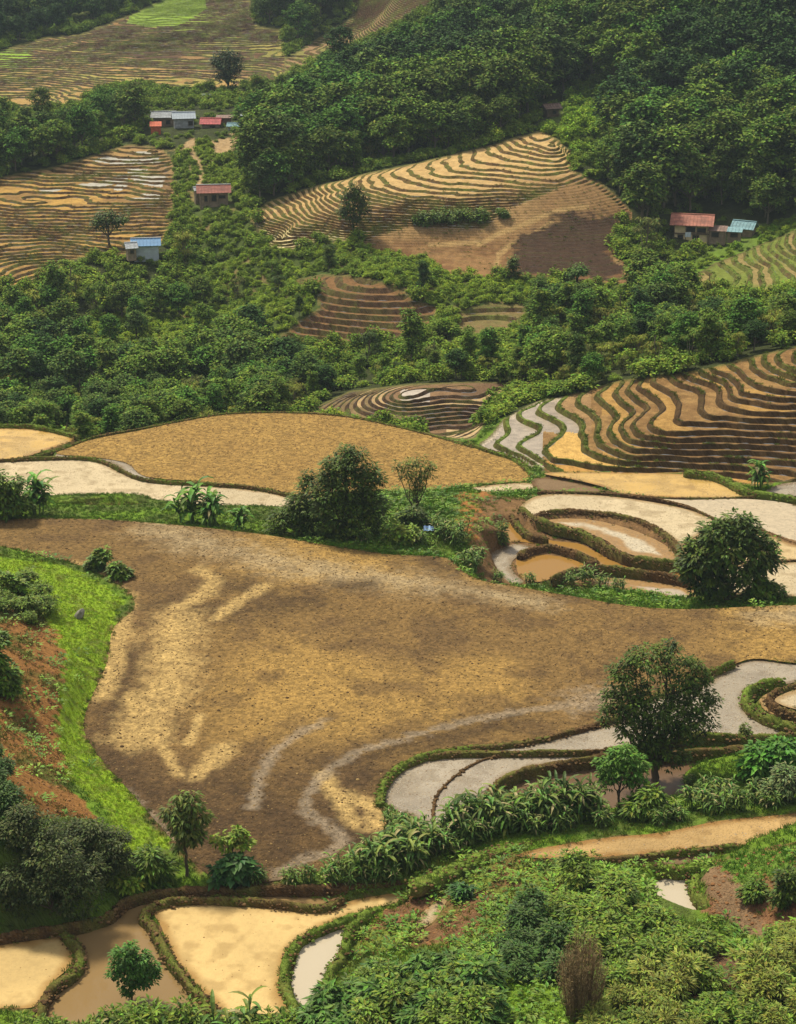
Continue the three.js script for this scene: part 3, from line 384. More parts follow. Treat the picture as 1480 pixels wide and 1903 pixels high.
{
  // the big field: dry crust, moist earth, silt left by the water
  const S = (w, pts) => { const line = strokeW(pts, -36); return { w, reg: line, b: new Region(line, 8) }; };
  const dry = [S(2.5, [[330, 1150], [320, 1200], [310, 1260], [290, 1310], [260, 1370]]), S(1.1, [[375, 1060], [395, 1080], [370, 1110], [330, 1130]]), S(0.8, [[490, 1090], [440, 1120], [400, 1150]]), S(0.6, [[285, 1360], [310, 1400], [335, 1440]]), S(0.8, [[245, 1290], [255, 1340], [250, 1370]]), S(1.3, [[230, 1130], [215, 1200], [190, 1290]]), S(1, [[420, 1390], [390, 1420], [365, 1440]]), S(1.2, [[640, 1480], [690, 1500], [700, 1530]]), S(0.8, [[600, 1440], [640, 1500], [660, 1530]]), S(1, [[140, 1050], [200, 1085], [240, 1110]]), S(0.5, [[370, 1330], [350, 1380]]), S(0.5, [[310, 1355], [302, 1380]])];
  const silt = [S(0.6, [[600, 1340], [545, 1370], [510, 1400], [485, 1440], [470, 1500]]), S(0.6, [[1060, 1310], [950, 1325], [850, 1345], [740, 1375], [660, 1400], [600, 1440], [570, 1480], [575, 1515], [620, 1540], [635, 1565], [600, 1585], [550, 1605], [510, 1625]]), S(2, [[1120, 1290], [1080, 1310]]), S(0.6, [[230, 1470], [270, 1515], [310, 1560]])];
  const darkp = [S(2.6, [[400, 1085], [460, 1095], [520, 1120], [570, 1115]]), S(3, [[330, 1120], [420, 1140], [480, 1130]]), S(2.6, [[240, 1220], [215, 1310], [200, 1380], [280, 1480]]), S(3.5, [[350, 1470], [420, 1540], [430, 1600]]), S(2.4, [[400, 1450], [520, 1520], [520, 1590]]), S(1.6, [[640, 1090], [680, 1085]]), S(1.6, [[780, 1030], [850, 1062]]), S(2.2, [[640, 1420], [800, 1370], [950, 1340]]), S(2, [[680, 1440], [620, 1480], [680, 1560]])];
  const pale = [S(3, [[290, 985], [380, 1010], [500, 1040], [640, 1070], [800, 1085]]), S(2, [[700, 1070], [860, 1095], [1000, 1120]]), S(2.2, [[1420, 1145], [1600, 1140]])];
  const near = (s, x, z) => { const d = s.b; if (x < d.b[0] - s.w * 1.6 || x > d.b[2] + s.w * 1.6 || z < d.b[1] - s.w * 1.6 || z > d.b[3] + s.w * 1.6) return 0; return distPoly(s.reg, x, z, false); };
  const cover = (list, x, z, nz, soft = 0.75) => { let m = 0; for (const s of list) { const b = s.b.b; if (x < b[0] - s.w * 1.8 || x > b[2] + s.w * 1.8 || z < b[1] - s.w * 1.8 || z > b[3] + s.w * 1.8) continue; const d = distPoly(s.reg, x, z, false) / s.w + (nz - 0.5) * 1.1; m = Math.max(m, sstep(1 + soft * 0.3, 1 - soft, d)); } return m; };
  const map = paintMap(FIELD, 2048, (x, z) => { if (Math.abs(x) > -z * 0.27) return [0.25, 0.15, 0.06];
    const nz = fbm(x * 0.45, z * 0.45, 4, 13), big = fbm(x * 0.07, z * 0.07, 3, 17), sp_ = speck(x, z, 4.2), fine = hash(Math.floor(x * 9), Math.floor(z * 9), 3);
    const far = sstep(-108, -128, z);
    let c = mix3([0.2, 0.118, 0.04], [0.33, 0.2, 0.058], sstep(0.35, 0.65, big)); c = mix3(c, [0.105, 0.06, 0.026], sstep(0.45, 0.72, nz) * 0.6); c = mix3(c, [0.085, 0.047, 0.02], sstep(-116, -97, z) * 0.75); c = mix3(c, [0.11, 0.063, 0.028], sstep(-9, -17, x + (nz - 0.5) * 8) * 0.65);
    const nf = fbm(x * 1.4, z * 1.4, 3, 19), nfc = (nz * 0.4 + nf * 0.6 - 0.5) * 1.7 + 0.5;
    c = mix3(c, [0.36, 0.27, 0.155], cover(pale, x, z, nfc, 1.4) * 0.85); c = mix3(c, [0.062, 0.035, 0.016], cover(darkp, x, z, nfc, 1.3) * 0.85); c = mix3(c, [0.46, 0.31, 0.12], cover(dry, x, z, nfc, 0.8) * (0.5 + 0.7 * nf)); c = mix3(c, [0.29, 0.225, 0.16], cover(silt, x, z, nf * 1.7 - 0.3, 0.9) * (0.4 + 0.6 * nf));
    const k = 0.45 + 1.05 * sp_ * (0.8 + 0.4 * fine); return [c[0] * k, c[1] * k, c[2] * k];
  });
  const mat = new THREE.MeshPhysicalMaterial({ specularIntensity: 0.25, map, roughness: 0.9, bumpMap: rep(texClod, 0.22), bumpScale: 0.16 });
  ground('field', plotGeo(FIELD), mat, FIELD.label);
  const mm = paintMap(MOUND, 1024, (x, z) => { const nz = fbm(x * 0.3, z * 0.3, 4, 23), sp_ = speck(x, z, 3), c = mix3([0.37, 0.23, 0.068], [0.29, 0.172, 0.052], nz), k = 0.4 + 1.1 * sp_; return c.map((v) => v * k); });
  ground('field', plotGeo(MOUND), new THREE.MeshPhysicalMaterial({ specularIntensity: 0.2, map: mm, roughness: 0.92, bumpMap: rep(texClod, 0.25), bumpScale: 0.14 }), MOUND.label);
}
const looks = {
  greymud: { c: [0.33, 0.275, 0.215], rough: 0.55, bump: 0.03 }, whitemud: { c: [0.52, 0.42, 0.28], rough: 0.8, bump: 0.035 }, tanmud: { c: [0.5, 0.37, 0.2], rough: 0.75, bump: 0.03 }, sand: { c: [0.55, 0.385, 0.165], rough: 0.7, bump: 0.012 }, ochremud: { c: [0.50, 0.32, 0.1], rough: 0.5, bump: 0.008 },
  drypath: { c: [0.46, 0.3, 0.13], rough: 0.9, bump: 0.05 }, brownsoil: { c: [0.22, 0.14, 0.075], rough: 0.8, bump: 0.05 },
  muddywater: { c: [0.24, 0.155, 0.07], water: 0.06 }, palewater: { c: [0.46, 0.39, 0.3], water: 0.05 }, ochrewater: { c: [0.29, 0.155, 0.04], water: 0.12 }, brownwater: { c: [0.14, 0.085, 0.05], water: 0.25 },
};
const texRipple = dataTex(512, (x, y) => fbm(x * 10, y * 10, 3, 121, 10), false);
function lookMat(P) {
  const L = looks[P.look];
  if (L && L.water) return new THREE.MeshPhysicalMaterial({ color: new THREE.Color(...L.c), roughness: L.water, ior: 1.33, bumpMap: rep(texRipple, 0.15), bumpScale: 0.006 });
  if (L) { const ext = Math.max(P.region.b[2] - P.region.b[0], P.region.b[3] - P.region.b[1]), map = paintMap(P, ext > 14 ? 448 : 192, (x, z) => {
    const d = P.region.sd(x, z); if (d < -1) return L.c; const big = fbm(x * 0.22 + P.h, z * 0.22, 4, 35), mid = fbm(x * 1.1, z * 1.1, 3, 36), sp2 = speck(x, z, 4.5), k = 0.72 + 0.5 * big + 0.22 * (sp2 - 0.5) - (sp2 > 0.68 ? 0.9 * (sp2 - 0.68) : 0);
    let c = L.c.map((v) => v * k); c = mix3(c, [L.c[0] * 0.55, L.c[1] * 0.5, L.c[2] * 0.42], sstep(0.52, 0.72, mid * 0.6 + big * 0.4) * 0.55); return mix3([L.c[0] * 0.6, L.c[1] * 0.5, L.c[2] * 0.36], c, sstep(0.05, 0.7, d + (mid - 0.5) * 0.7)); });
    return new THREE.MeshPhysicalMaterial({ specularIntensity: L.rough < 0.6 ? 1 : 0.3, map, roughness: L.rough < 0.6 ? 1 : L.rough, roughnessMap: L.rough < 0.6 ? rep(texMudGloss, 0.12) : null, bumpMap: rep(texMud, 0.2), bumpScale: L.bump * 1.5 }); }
  const rim = P.region, pale = [0.48, 0.4, 0.29];
  const map = paintMap(P, 512, (x, z) => {
    const d = rim.sd(x, z), nz = fbm(x * 0.8, z * 0.8, 4, 33), s = 0.75 + 0.45 * speck(x, z, 4);
    if (P.look === 'ochregrey') { const t = sstep(13, 24, x + (nz - 0.5) * 6); return mix3([0.50, 0.32, 0.1], [0.46, 0.37, 0.26], t).map((v) => v * s); }
    const up = sstep(0.9, 1.5, d + (nz - 0.5) * 1.1); return mix3([0.30, 0.165, 0.05], P.look === 'pondlow' ? [0.42, 0.34, 0.27] : pale, up).map((v) => v * s);
  });
  return new THREE.MeshStandardMaterial({ map, roughness: 0.5, bumpMap: rep(texMud, 0.2), bumpScale: 0.02 });
}
const lookCache = {};
for (const P of PLOTS) if (P.look !== 'field' && P.look !== 'mound') { const m = looks[P.look]?.water ? (lookCache[P.look] ??= lookMat(P)) : lookMat(P); ground(P.name, plotGeo(P, P.over ?? 0), m, P.label); }

// ------------------------------------------------------------------ earth banks between the plots
function bundGeo(px, h, w, up, green, seed = 1, down = 0.35) {
  w *= 0.68; const pts = px.map((p) => atHeight(p[0], p[1], p[2] ?? h)), line = smoothLoop(pts, 14, false), pos = [], col = [], idx = [];
  const prof = [[-1, -1], [-0.72, 0.55], [-0.4, 1], [0, 1.06], [0.4, 1], [0.72, 0.55], [1, -1]];
  for (let i = 0; i < line.length; i++) {
    const a = line[Math.max(0, i - 1)], b = line[Math.min(line.length - 1, i + 1)], dx = b[0] - a[0], dz = b[2] - a[2], l = Math.hypot(dx, dz) || 1, nx = -dz / l, nz = dx / l, end = Math.min(1, i / 2 + 0.3, (line.length - 1 - i) / 2 + 0.3);
    prof.forEach(([s, t], q) => {
      const r = hash(i, q, seed), wob = 0.6 + 0.75 * vnoise(i * 0.07, 0.5, seed + 11) * 0.6 + 0.5 * vnoise(i * 0.3, q * 0.9, seed) + 0.25 * (hash(i, q, seed + 5) - 0.5), x = line[i][0] + nx * s * w * wob * end, z = line[i][2] + nz * s * w * wob * end, y = line[i][1] + (t < 0 ? -down : up * t * end * (0.55 + 0.8 * vnoise(i * 0.22, q * 0.6, seed + 3) + 0.3 * (hash(i, q, seed + 6) - 0.5)));
      pos.push(x, y, z);
      const gr = clamp((t > 0.5 ? 1 : 0.35) * green + (fbm(x * 0.7, z * 0.7, 3, 44) - 0.5) * 1.2 * (green > 0 ? 1 : 0.1)); const c = mix3(mix3([0.13, 0.074, 0.032], [0.07, 0.04, 0.018], r), mix3([0.15, 0.22, 0.03], [0.1, 0.14, 0.025], hash(i, q, seed + 8)), gr); col.push(...c);
    });
    if (i) for (let q = 0; q < 6; q++) { const o = (i - 1) * 7 + q; idx.push(o, o + 1, o + 8, o, o + 8, o + 7); }
  }
  const g = new THREE.BufferGeometry(); g.setAttribute('position', new THREE.Float32BufferAttribute(pos, 3)); g.setAttribute('color', new THREE.Float32BufferAttribute(col, 3)); g.setAttribute('uv', new THREE.Float32BufferAttribute(pos.flatMap((v, i) => (i % 3 === 0 ? [v + pos[i + 1], pos[i + 2] + pos[i + 1]] : [])), 2)); g.setIndex(idx); g.computeVertexNormals(); return g;
}
const bundLines = [];
function bund(px, h, w, up, green, label) { bundLines.push({ px, h, w, up, green }); ground('earth_bank', bundGeo(px, h, w, up, green, bundLines.length, 0.5), M.slope, label); }
// bottom left
bund([[-60, 1758], [0, 1747], [60, 1737], [120, 1730], [200, 1708], [235, 1680], [300, 1664], [400, 1658], [520, 1655], [640, 1655], [760, 1645]], -36.2, 0.42, 0.32, 0.15, 'long brown mud bank along the near edge of the big field');
bund([[118, 1738], [140, 1760], [150, 1787], [140, 1812], [105, 1835], [85, 1862], [75, 1900]], -36.25, 0.45, 0.3, 0.45, 'grassy mud bank right of the small sandy paddy');
bund([[640, 1674], [600, 1690], [520, 1684], [450, 1678], [350, 1676], [290, 1686], [268, 1706], [285, 1730], [305, 1765], [325, 1800], [360, 1840], [390, 1872], [420, 1920]], -36.22, 0.42, 0.3, 0.4, 'curving mud bank left of the large sandy paddy');
bund([[770, 1656], [735, 1688], [690, 1700], [620, 1722], [555, 1755], [533, 1790], [530, 1830], [545, 1870], [580, 1910]], -36.2, 0.42, 0.3, 0.9, 'grassy bank between sandy paddy and pale water strip');
bund([[690, 1700], [650, 1735], [642, 1772], [615, 1810], [608, 1850], [580, 1890]], -36.15, 0.5, 0.35, 1, 'grassy bank at the foot of the hillock');
// middle: grey paddies
bund([[705, 1500], [712, 1465], [740, 1430], [790, 1407], [850, 1396], [890, 1392]], -36, 0.4, 0.22, 0.8, 'grassy bank at the left end of the grey paddy');
bund([[870, 1394], [950, 1386], [1010, 1375], [1070, 1360], [1120, 1345], [1160, 1335]], -36, 0.35, 0.22, 0.15, 'mud bank along the upper side of the narrow grey paddy');
bund([[790, 1408], [850, 1402], [960, 1401], [1060, 1400], [1120, 1398], [1200, 1394]], -36, 0.32, 0.2, 0.2, 'mud bank between the two grey paddies');
bund([[905, 1486], [930, 1456], [975, 1436], [1040, 1424], [1130, 1410], [1250, 1404], [1390, 1394]], -36.1, 0.42, 0.3, 0.15, 'dark mud bank around the brown flooded plot');
bund([[804, 1530], [812, 1480], [850, 1440], [900, 1412], [935, 1406]], -36.1, 0.16, 0.08, 0, 'thin mud ridge across the grey paddy');
bund([[1310, 1256], [1340, 1246], [1365, 1236]], -36, 0.4, 0.35, 0.6, 'short grassy bank behind the tall foreground tree');
bund([[1460, 1272], [1410, 1280], [1388, 1297], [1400, 1325], [1450, 1348], [1500, 1362]], -35.95, 0.55, 0.45, 0.85, 'curved grassy bank of the small plots at the frame edge');
bund([[1520, 1272], [1460, 1284], [1430, 1302], [1450, 1322], [1490, 1335], [1530, 1340]], -35.7, 0.4, 0.35, 0.2, 'inner curved mud bank of the small plots at the frame edge');
bund([[1120, 1398], [1200, 1392], [1300, 1370], [1380, 1374], [1450, 1372], [1520, 1360]], -36, 0.45, 0.3, 0.6, 'grassy bank below the grey paddy behind the tree');
// middle right
bund(Z6([[250, 162], [320, 208], [420, 245], [520, 268], [600, 305], [660, 345], [740, 380], [840, 395], [940, 405], [1000, 405]]), -37.75, 0.55, 0.4, 0.35, 'thick mud wall below the pale pool plot');
bund(Z6([[330, 192], [380, 174], [480, 170], [600, 178], [720, 195], [820, 228], [900, 275], [945, 320], [965, 350]]), -37.62, 0.5, 0.25, 0.05, 'curved mud wall behind the pale pool plot');
bund(Z6([[245, 370], [310, 345], [390, 332], [470, 350], [540, 375], [580, 395], [580, 410], [548, 412]]), -38, 0.5, 0.35, 0.15, 'rounded mud bank behind the small ochre pond');
bund(Z6([[395, 478], [450, 450], [540, 430], [620, 425], [700, 430], [800, 445], [900, 460], [1000, 480]]), -38, 0.45, 0.35, 0.1, 'mud bank above the lowest flooded plot');
bund(Z6([[620, 80], [760, 100], [900, 110], [1100, 112], [1262, 106], [1330, 100]]), -37.75, 0.22, 0.12, 0.1, 'thin dark ridge between the two ochre paddies');
bund(Z6([[330, 88], [420, 86], [560, 88], [700, 96], [850, 112], [1000, 150], [1110, 200], [1140, 220]]), -37.6, 0.25, 0.14, 0.05, 'thin brown ridge above the pale cracked paddy');
bund(Z6([[980, 0], [1100, 12], [1180, 40], [1250, 78], [1300, 95], [1400, 108], [1480, 120], [1600, 135]]), -37.7, 0.65, 0.35, 1, 'green grassy path bank at the foot of the right terraces');
bund(Z6([[1180, 205], [1350, 262], [1480, 315], [1600, 330]]), -37.55, 0.25, 0.14, 0, 'thin ridge behind the round bush');
bund(Z6([[1340, 395], [1480, 388], [1600, 395]]), -37.35, 0.22, 0.12, 0.1, 'thin ridge right of the round bush');
bund(Z6([[215, 190], [240, 225], [250, 240], [300, 280], [380, 300]]), -37.9, 0.45, 0.3, 0.3, 'mud bank left of the ochre channel');
bund([[880, 906], [940, 900], [1000, 898], [985, 878], [955, 853], [900, 835], [870, 822]], -38.3, 0.35, 0.16, 0.7, 'grassy bank at the right end of the stubble field');
// mound and left
bund([[20, 857], [100, 840], [180, 812], [260, 798], [330, 784], [420, 770], [530, 767], [640, 774], [740, 794], [830, 817], [880, 832]], -38.4, 0.3, 0.14, 0.6, 'grassy rim along the far edge of the stubble field');
bund([[-50, 858], [60, 853], [150, 852], [190, 858], [225, 875], [260, 890], [300, 896], [400, 901], [480, 908], [560, 926]], -38.4, 0.3, 0.2, 0.5, 'mud ridge between pale paddy and stubble field');
bund([[80, 945], [150, 934], [220, 932], [262, 940], [285, 955], [310, 972], [340, 985]], -37.8, 0.5, 0.35, 1, 'green bank around the shallow muddy pool');
bund([[-100, 796], [0, 792], [60, 794], [120, 806], [150, 815]], -38.5, 0.4, 0.25, 0.8, 'grassy rim of the yellow plot on the far left');
// hillock
bund([[760, 1648], [850, 1612], [930, 1580], [1010, 1568], [1130, 1550], [1200, 1535], [1280, 1524], [1400, 1508], [1500, 1500]], -35.25, 0.7, 0.1, 1, 'green rim along the crest of the hillock');
bund([[1050, 1600], [1150, 1598], [1250, 1586], [1370, 1574]], -34.85, 0.3, 0.18, 0.5, 'low bank between the two field strips on the hillock');
bund([[1150, 1618], [1220, 1618], [1270, 1622], [1360, 1606], [1380, 1590]], -34.8, 0.45, 0.32, 0.95, 'grassy bank behind the small pond');
bund([[1295, 1630], [1292, 1655], [1312, 1690], [1350, 1720], [1400, 1735]], -34.85, 0.5, 0.3, 0.8, 'grassy bank right of the small pond');
//@@PLANTS
// ------------------------------------------------------------------ leaves, limbs, crowns
class Build {
  constructor() { this.p = []; this.c = []; this.i = []; }
  v(x, y, z, c) { this.p.push(x, y, z); this.c.push(c[0], c[1], c[2]); return this.p.length / 3 - 1; }
  leaf(o, dir, nrm, len, wid, c, rich, droop = 0.25) { // a folded blade from o along dir
    const s = [dir[1] * nrm[2] - dir[2] * nrm[1], dir[2] * nrm[0] - dir[0] * nrm[2], dir[0] * nrm[1] - dir[1] * nrm[0]], at = (a, b, u) => [o[0] + dir[0] * a + s[0] * b + nrm[0] * u, o[1] + dir[1] * a + s[1] * b + nrm[1] * u - droop * a * a / len * 0.6, o[2] + dir[2] * a + s[2] * b + nrm[2] * u];
    const c2 = [c[0] * 0.88, c[1] * 0.9, c[2] * 0.9], q = (P, k) => this.v(P[0], P[1], P[2], k);
    if (!rich) { const a = q(at(0, 0, 0), c), b = q(at(len * 0.5, wid / 2, wid * 0.14), c), d = q(at(len, 0, 0), c), e = q(at(len * 0.5, -wid / 2, wid * 0.14), c); this.i.push(a, b, d, a, d, e); return; }
    const a = q(at(0, 0, 0), c), l = q(at(len * 0.42, wid / 2, wid * 0.16), c), m = q(at(len * 0.5, 0, 0), c2), r = q(at(len * 0.42, -wid / 2, wid * 0.16), c2), t = q(at(len, 0, 0), c); this.i.push(a, l, m, a, m, r, l, t, m, m, t, r);
  }
  blade(o, az, len, wid, rise, arch, c, n = 5) { // long arching strap leaf
    const ca = Math.cos(az), sa = Math.sin(az); let px = 0, py = 0, el = rise, prev = null;
    for (let k = 0; k <= n; k++) {
      const t = k / n, w = wid * Math.sin(Math.PI * Math.min(0.97, 0.12 + t * 0.85)) * 0.5, x = o[0] + ca * px, y = o[1] + py, z = o[2] + sa * px, f = w * 0.35;
      const A = this.v(x - sa * w, y + f, z + ca * w, c), B = this.v(x, y, z, [c[0] * 1.1, c[1] * 1.08, c[2] * 1.1]), C = this.v(x + sa * w, y + f, z - ca * w, [c[0] * 0.9, c[1] * 0.92, c[2] * 0.9]);
      if (prev) this.i.push(prev[0], prev[1], B, prev[0], B, A, prev[1], prev[2], C, prev[1], C, B); prev = [A, B, C];
      px += Math.cos(el) * len / n; py += Math.sin(el) * len / n; el -= arch / n;
    }
  }
  limb(pts, r0, r1, c, seg = 6) {
    const n = pts.length; let prev = null;
    for (let k = 0; k < n; k++) {
      const a = pts[Math.max(0, k - 1)], b = pts[Math.min(n - 1, k + 1)]; let d = [b[0] - a[0], b[1] - a[1], b[2] - a[2]]; const l = Math.hypot(...d) || 1; d = d.map((v) => v / l);
      let u = Math.abs(d[1]) < 0.9 ? [d[2], 0, -d[0]] : [0, -d[2], d[1]]; const ul = Math.hypot(...u) || 1; u = u.map((v) => v / ul); const w = [d[1] * u[2] - d[2] * u[1], d[2] * u[0] - d[0] * u[2], d[0] * u[1] - d[1] * u[0]], r = lerp(r0, r1, k / (n - 1)), ring = [];
      for (let s = 0; s < seg; s++) { const A = s / seg * 6.283, x = Math.cos(A) * r, y = Math.sin(A) * r, sh = 0.85 + 0.3 * hash(k, s, 3); ring.push(this.v(pts[k][0] + u[0] * x + w[0] * y, pts[k][1] + u[1] * x + w[1] * y, pts[k][2] + u[2] * x + w[2] * y, c.map((v) => v * sh))); }
      if (prev) for (let s = 0; s < seg; s++) { const t = (s + 1) % seg; this.i.push(prev[s], prev[t], ring[t], prev[s], ring[t], ring[s]); } prev = ring;
    }
  }
  geo(smooth) { const g = new THREE.BufferGeometry(); g.setAttribute('position', new THREE.Float32BufferAttribute(this.p, 3)); g.setAttribute('color', new THREE.Float32BufferAttribute(this.c, 3)); g.setIndex(this.i); if (smooth) g.computeVertexNormals(); return g; }
}
const unit = (R) => { const z = R() * 2 - 1, a = R() * 6.2832, s = Math.sqrt(Math.max(0, 1 - z * z)); return [s * Math.cos(a), z, s * Math.sin(a)]; };
const norm = (v) => { const l = Math.hypot(...v) || 1; return v.map((x) => x / l); };
const cross = (a, b) => [a[1] * b[2] - a[2] * b[1], a[2] * b[0] - a[0] * b[2], a[0] * b[1] - a[1] * b[0]];
function bend(a, b, R, wob = 0.08, n = 4) { const l = Math.hypot(b[0] - a[0], b[1] - a[1], b[2] - a[2]), out = []; for (let k = 0; k <= n; k++) { const t = k / n, w = k && k < n ? wob * l : 0; out.push([lerp(a[0], b[0], t) + (R() - 0.5) * w, lerp(a[1], b[1], t) + (R() - 0.5) * w * 0.5, lerp(a[2], b[2], t) + (R() - 0.5) * w]); } return out; }
// foliage of a crown: clumps of leaves spread over and through lobes
function foliage(B, R, o) {
  const W = o.blobs.map((b) => b[3] ** 2), tot = W.reduce((a, b) => a + b), dark = o.cols[0], light = o.cols[1], cs = [];
  for (let k = 0; k < o.clumps; k++) {
    let r = R() * tot, n = 0; while (n < W.length - 1 && (r -= W[n]) > 0) n++;
    const [bx, by, bz, br] = o.blobs[n], d = unit(R); if (d[1] < -0.1 && R() < (o.top ?? 0.55)) d[1] *= -1;
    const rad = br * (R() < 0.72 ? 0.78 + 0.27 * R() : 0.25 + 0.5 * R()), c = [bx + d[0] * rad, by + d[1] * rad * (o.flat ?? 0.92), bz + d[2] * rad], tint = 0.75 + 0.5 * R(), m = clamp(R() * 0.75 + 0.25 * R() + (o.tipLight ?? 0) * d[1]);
    cs.push(c);
    for (let q = 0; q < o.per; q++) {
      const e = unit(R), s = o.clumpR * Math.cbrt(R()), p = [c[0] + e[0] * s, c[1] + e[1] * s * 0.8, c[2] + e[2] * s];
      const nrm0 = norm([d[0] * 0.7 + e[0] * 0.7, d[1] * 0.5 + 0.75 + e[1] * 0.5, d[2] * 0.7 + e[2] * 0.7]), dir0 = norm([e[0] + d[0] * 0.6, e[1] * 0.4 - (o.hang ?? 0.25) + d[1] * 0.2, e[2] + d[2] * 0.6]);
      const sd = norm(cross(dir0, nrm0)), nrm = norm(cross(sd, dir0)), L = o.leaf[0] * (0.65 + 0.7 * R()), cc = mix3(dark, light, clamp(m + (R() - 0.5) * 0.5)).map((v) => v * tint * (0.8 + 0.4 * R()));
      if (o.dead && R() < o.dead) { cc[0] = 0.22; cc[1] = 0.16; cc[2] = 0.06; }
      B.leaf(p, dir0, nrm, L, o.leaf[1] * L / o.leaf[0], cc, o.rich);
    }
  }
  return cs;
}
const leafMat = (o = {}) => new THREE.MeshPhysicalMaterial({ vertexColors: true, specularIntensity: 0.35, side: THREE.DoubleSide, ...o });
const MF = { near: leafMat({ roughness: 0.55 }), far: leafMat({ roughness: 0.9 }), bark: new THREE.MeshStandardMaterial({ vertexColors: true, roughness: 0.9 }), grass: leafMat({ roughness: 0.65 }) };
const farTints = [[1, 1, 1], [1.55, 1.5, 1], [0.55, 0.7, 0.8], [1.25, 1.15, 0.85], [0.95, 1.25, 0.85]].map((c) => leafMat({ roughness: 0.9, color: new THREE.Color(...c) }));
const GREEN = { deep: [[0.022, 0.045, 0.009], [0.115, 0.175, 0.02]], mid: [[0.035, 0.075, 0.01], [0.16, 0.25, 0.025]], light: [[0.08, 0.14, 0.014], [0.27, 0.36, 0.04]], dull: [[0.02, 0.034, 0.01], [0.1, 0.125, 0.03]], olive: [[0.05, 0.075, 0.014], [0.17, 0.22, 0.035]], blue: [[0.02, 0.055, 0.02], [0.07, 0.17, 0.035]] };
const BARK = [0.095, 0.07, 0.05], PALEBARK = [0.34, 0.28, 0.21];
let seedNow = 100;
// a tree or bush measured on the photograph: lobes are [right, up, back, radius] in survey pixels from the foot
function leafy(name, label, category, px, py, o, group) {
  const p = o.at ?? spot(px, py), s = pxm(p) * (o.scale ?? 1), up = 1.1, R = rng(seedNow++), blobs = o.blobs.map(([x, y, z, r]) => [x * s, y * s * up, z * s, r * s]);
  p[1] -= 0.05; const t = thing(name, label, category, p, 0, group);
  const T = new Build(), C = new Build(), bark = o.bark ?? BARK;
  const top = blobs.reduce((a, b) => (b[1] > a[1] ? b : a));
  if (o.stems) for (const b of blobs) { for (let k = 0; k < (o.stems > 1 ? 2 : 1); k++) T.limb(bend([(R() - 0.5) * 0.5, 0, (R() - 0.5) * 0.5], [b[0] + (R() - 0.5) * b[3] * 0.6, b[1], b[2] + (R() - 0.5) * b[3] * 0.6], R, 0.12), (o.trunk ?? 2.2) * s, 0.4 * s, bark, 5); }
  else {
    const cx = o.lean ?? 0, hub = [cx * s, (o.hub ?? 60) * s, 0], tp = bend([0, -0.1, 0], hub, R, 0.06, 5); T.limb(tp, (o.trunk ?? 6) * s, (o.trunk ?? 6) * 0.6 * s, bark, 8);
    for (const b of blobs) { const a = tp[3 + Math.floor(R() * 3)] ?? hub; T.limb(bend(a, [b[0], b[1], b[2]], R, 0.12, 5), (o.trunk ?? 6) * 0.42 * s, 0.5 * s, bark, 5); for (let k = 0; k < 3; k++) { const d = unit(R); T.limb(bend([b[0], b[1] - b[3] * 0.3, b[2]], [b[0] + d[0] * b[3] * 0.85, b[1] + Math.abs(d[1]) * b[3] * 0.8, b[2] + d[2] * b[3] * 0.85], R, 0.15, 3), 0.8 * s, 0.2 * s, bark, 4); } }
    T.limb(bend(hub, [top[0], top[1], top[2]], R, 0.08, 4), (o.trunk ?? 6) * 0.55 * s, 0.5 * s, bark, 6);
  }
  foliage(C, R, { blobs, clumps: o.clumps, per: o.per ?? 12, clumpR: (o.clumpR ?? 9) * s, leaf: (o.leaf ?? [8, 3.6]).map((v) => v * s), cols: o.cols ?? GREEN.deep, rich: o.rich ?? true, hang: o.hang, flat: o.flat, tipLight: o.tipLight ?? 0.1, dead: o.dead });
  part(o.stems ? 'stem' : 'trunk', T.geo(true), MF.bark, t); part(o.stems ? 'foliage' : 'crown', C.geo(), MF.near, t);
  return t;
}
// ------------------------------------------------------------------ the trees and bushes that stand out
leafy('broadleaf_tree', 'tall dark green tree with an airy oval crown standing alone beside the grey mud paddies', 'tree', 1216, 1452, { blobs: [[0, 130, 0, 50], [-45, 150, 10, 40], [-62, 195, -5, 30], [-20, 215, 0, 40], [12, 236, 5, 24], [40, 185, -10, 45], [55, 140, 15, 42], [72, 165, 0, 28], [-70, 140, 0, 32], [-30, 90, 10, 40], [30, 85, -10, 42], [62, 105, 0, 30], [-62, 110, -15, 30], [8, 60, 10, 34], [40, 45, 0, 20], [-20, 55, -10, 24], [90, 125, 0, 16], [85, 190, 0, 12], [-92, 165, 0, 13], [50, 218, 0, 20], [-40, 228, 0, 18], [-84, 205, 0, 13], [-100, 135, 0, 12], [66, 212, 0, 14], [102, 150, 0, 12], [22, 254, 0, 12], [-58, 225, 0, 11], [95, 105, 0, 14], [-95, 112, 0, 14]], clumps: 900, per: 15, clumpR: 8.5, leaf: [7.5, 3.6], trunk: 8, hub: 60, lean: 4, cols: GREEN.deep });
leafy('broadleaf_tree', 'small bright green tree with a rounded crown left of the tall foreground tree', 'tree', 1150, 1502, { blobs: [[0, 72, 0, 34], [-22, 80, 0, 24], [24, 82, 8, 26], [5, 100, 0, 24], [-18, 58, 5, 22], [28, 55, -5, 20]], clumps: 300, per: 14, clumpR: 7, leaf: [7.5, 3.6], trunk: 3, hub: 40, cols: [[0.05, 0.12, 0.015], [0.13, 0.27, 0.03]] });
leafy('bush', 'dark green leafy bush at the foot of the tall foreground tree', 'bush', 1205, 1520, { blobs: [[0, 22, 0, 26], [-24, 20, 0, 22], [26, 20, 5, 22], [5, 42, 0, 18]], clumps: 200, per: 12, clumpR: 8, leaf: [13, 5], stems: 1, cols: GREEN.mid });
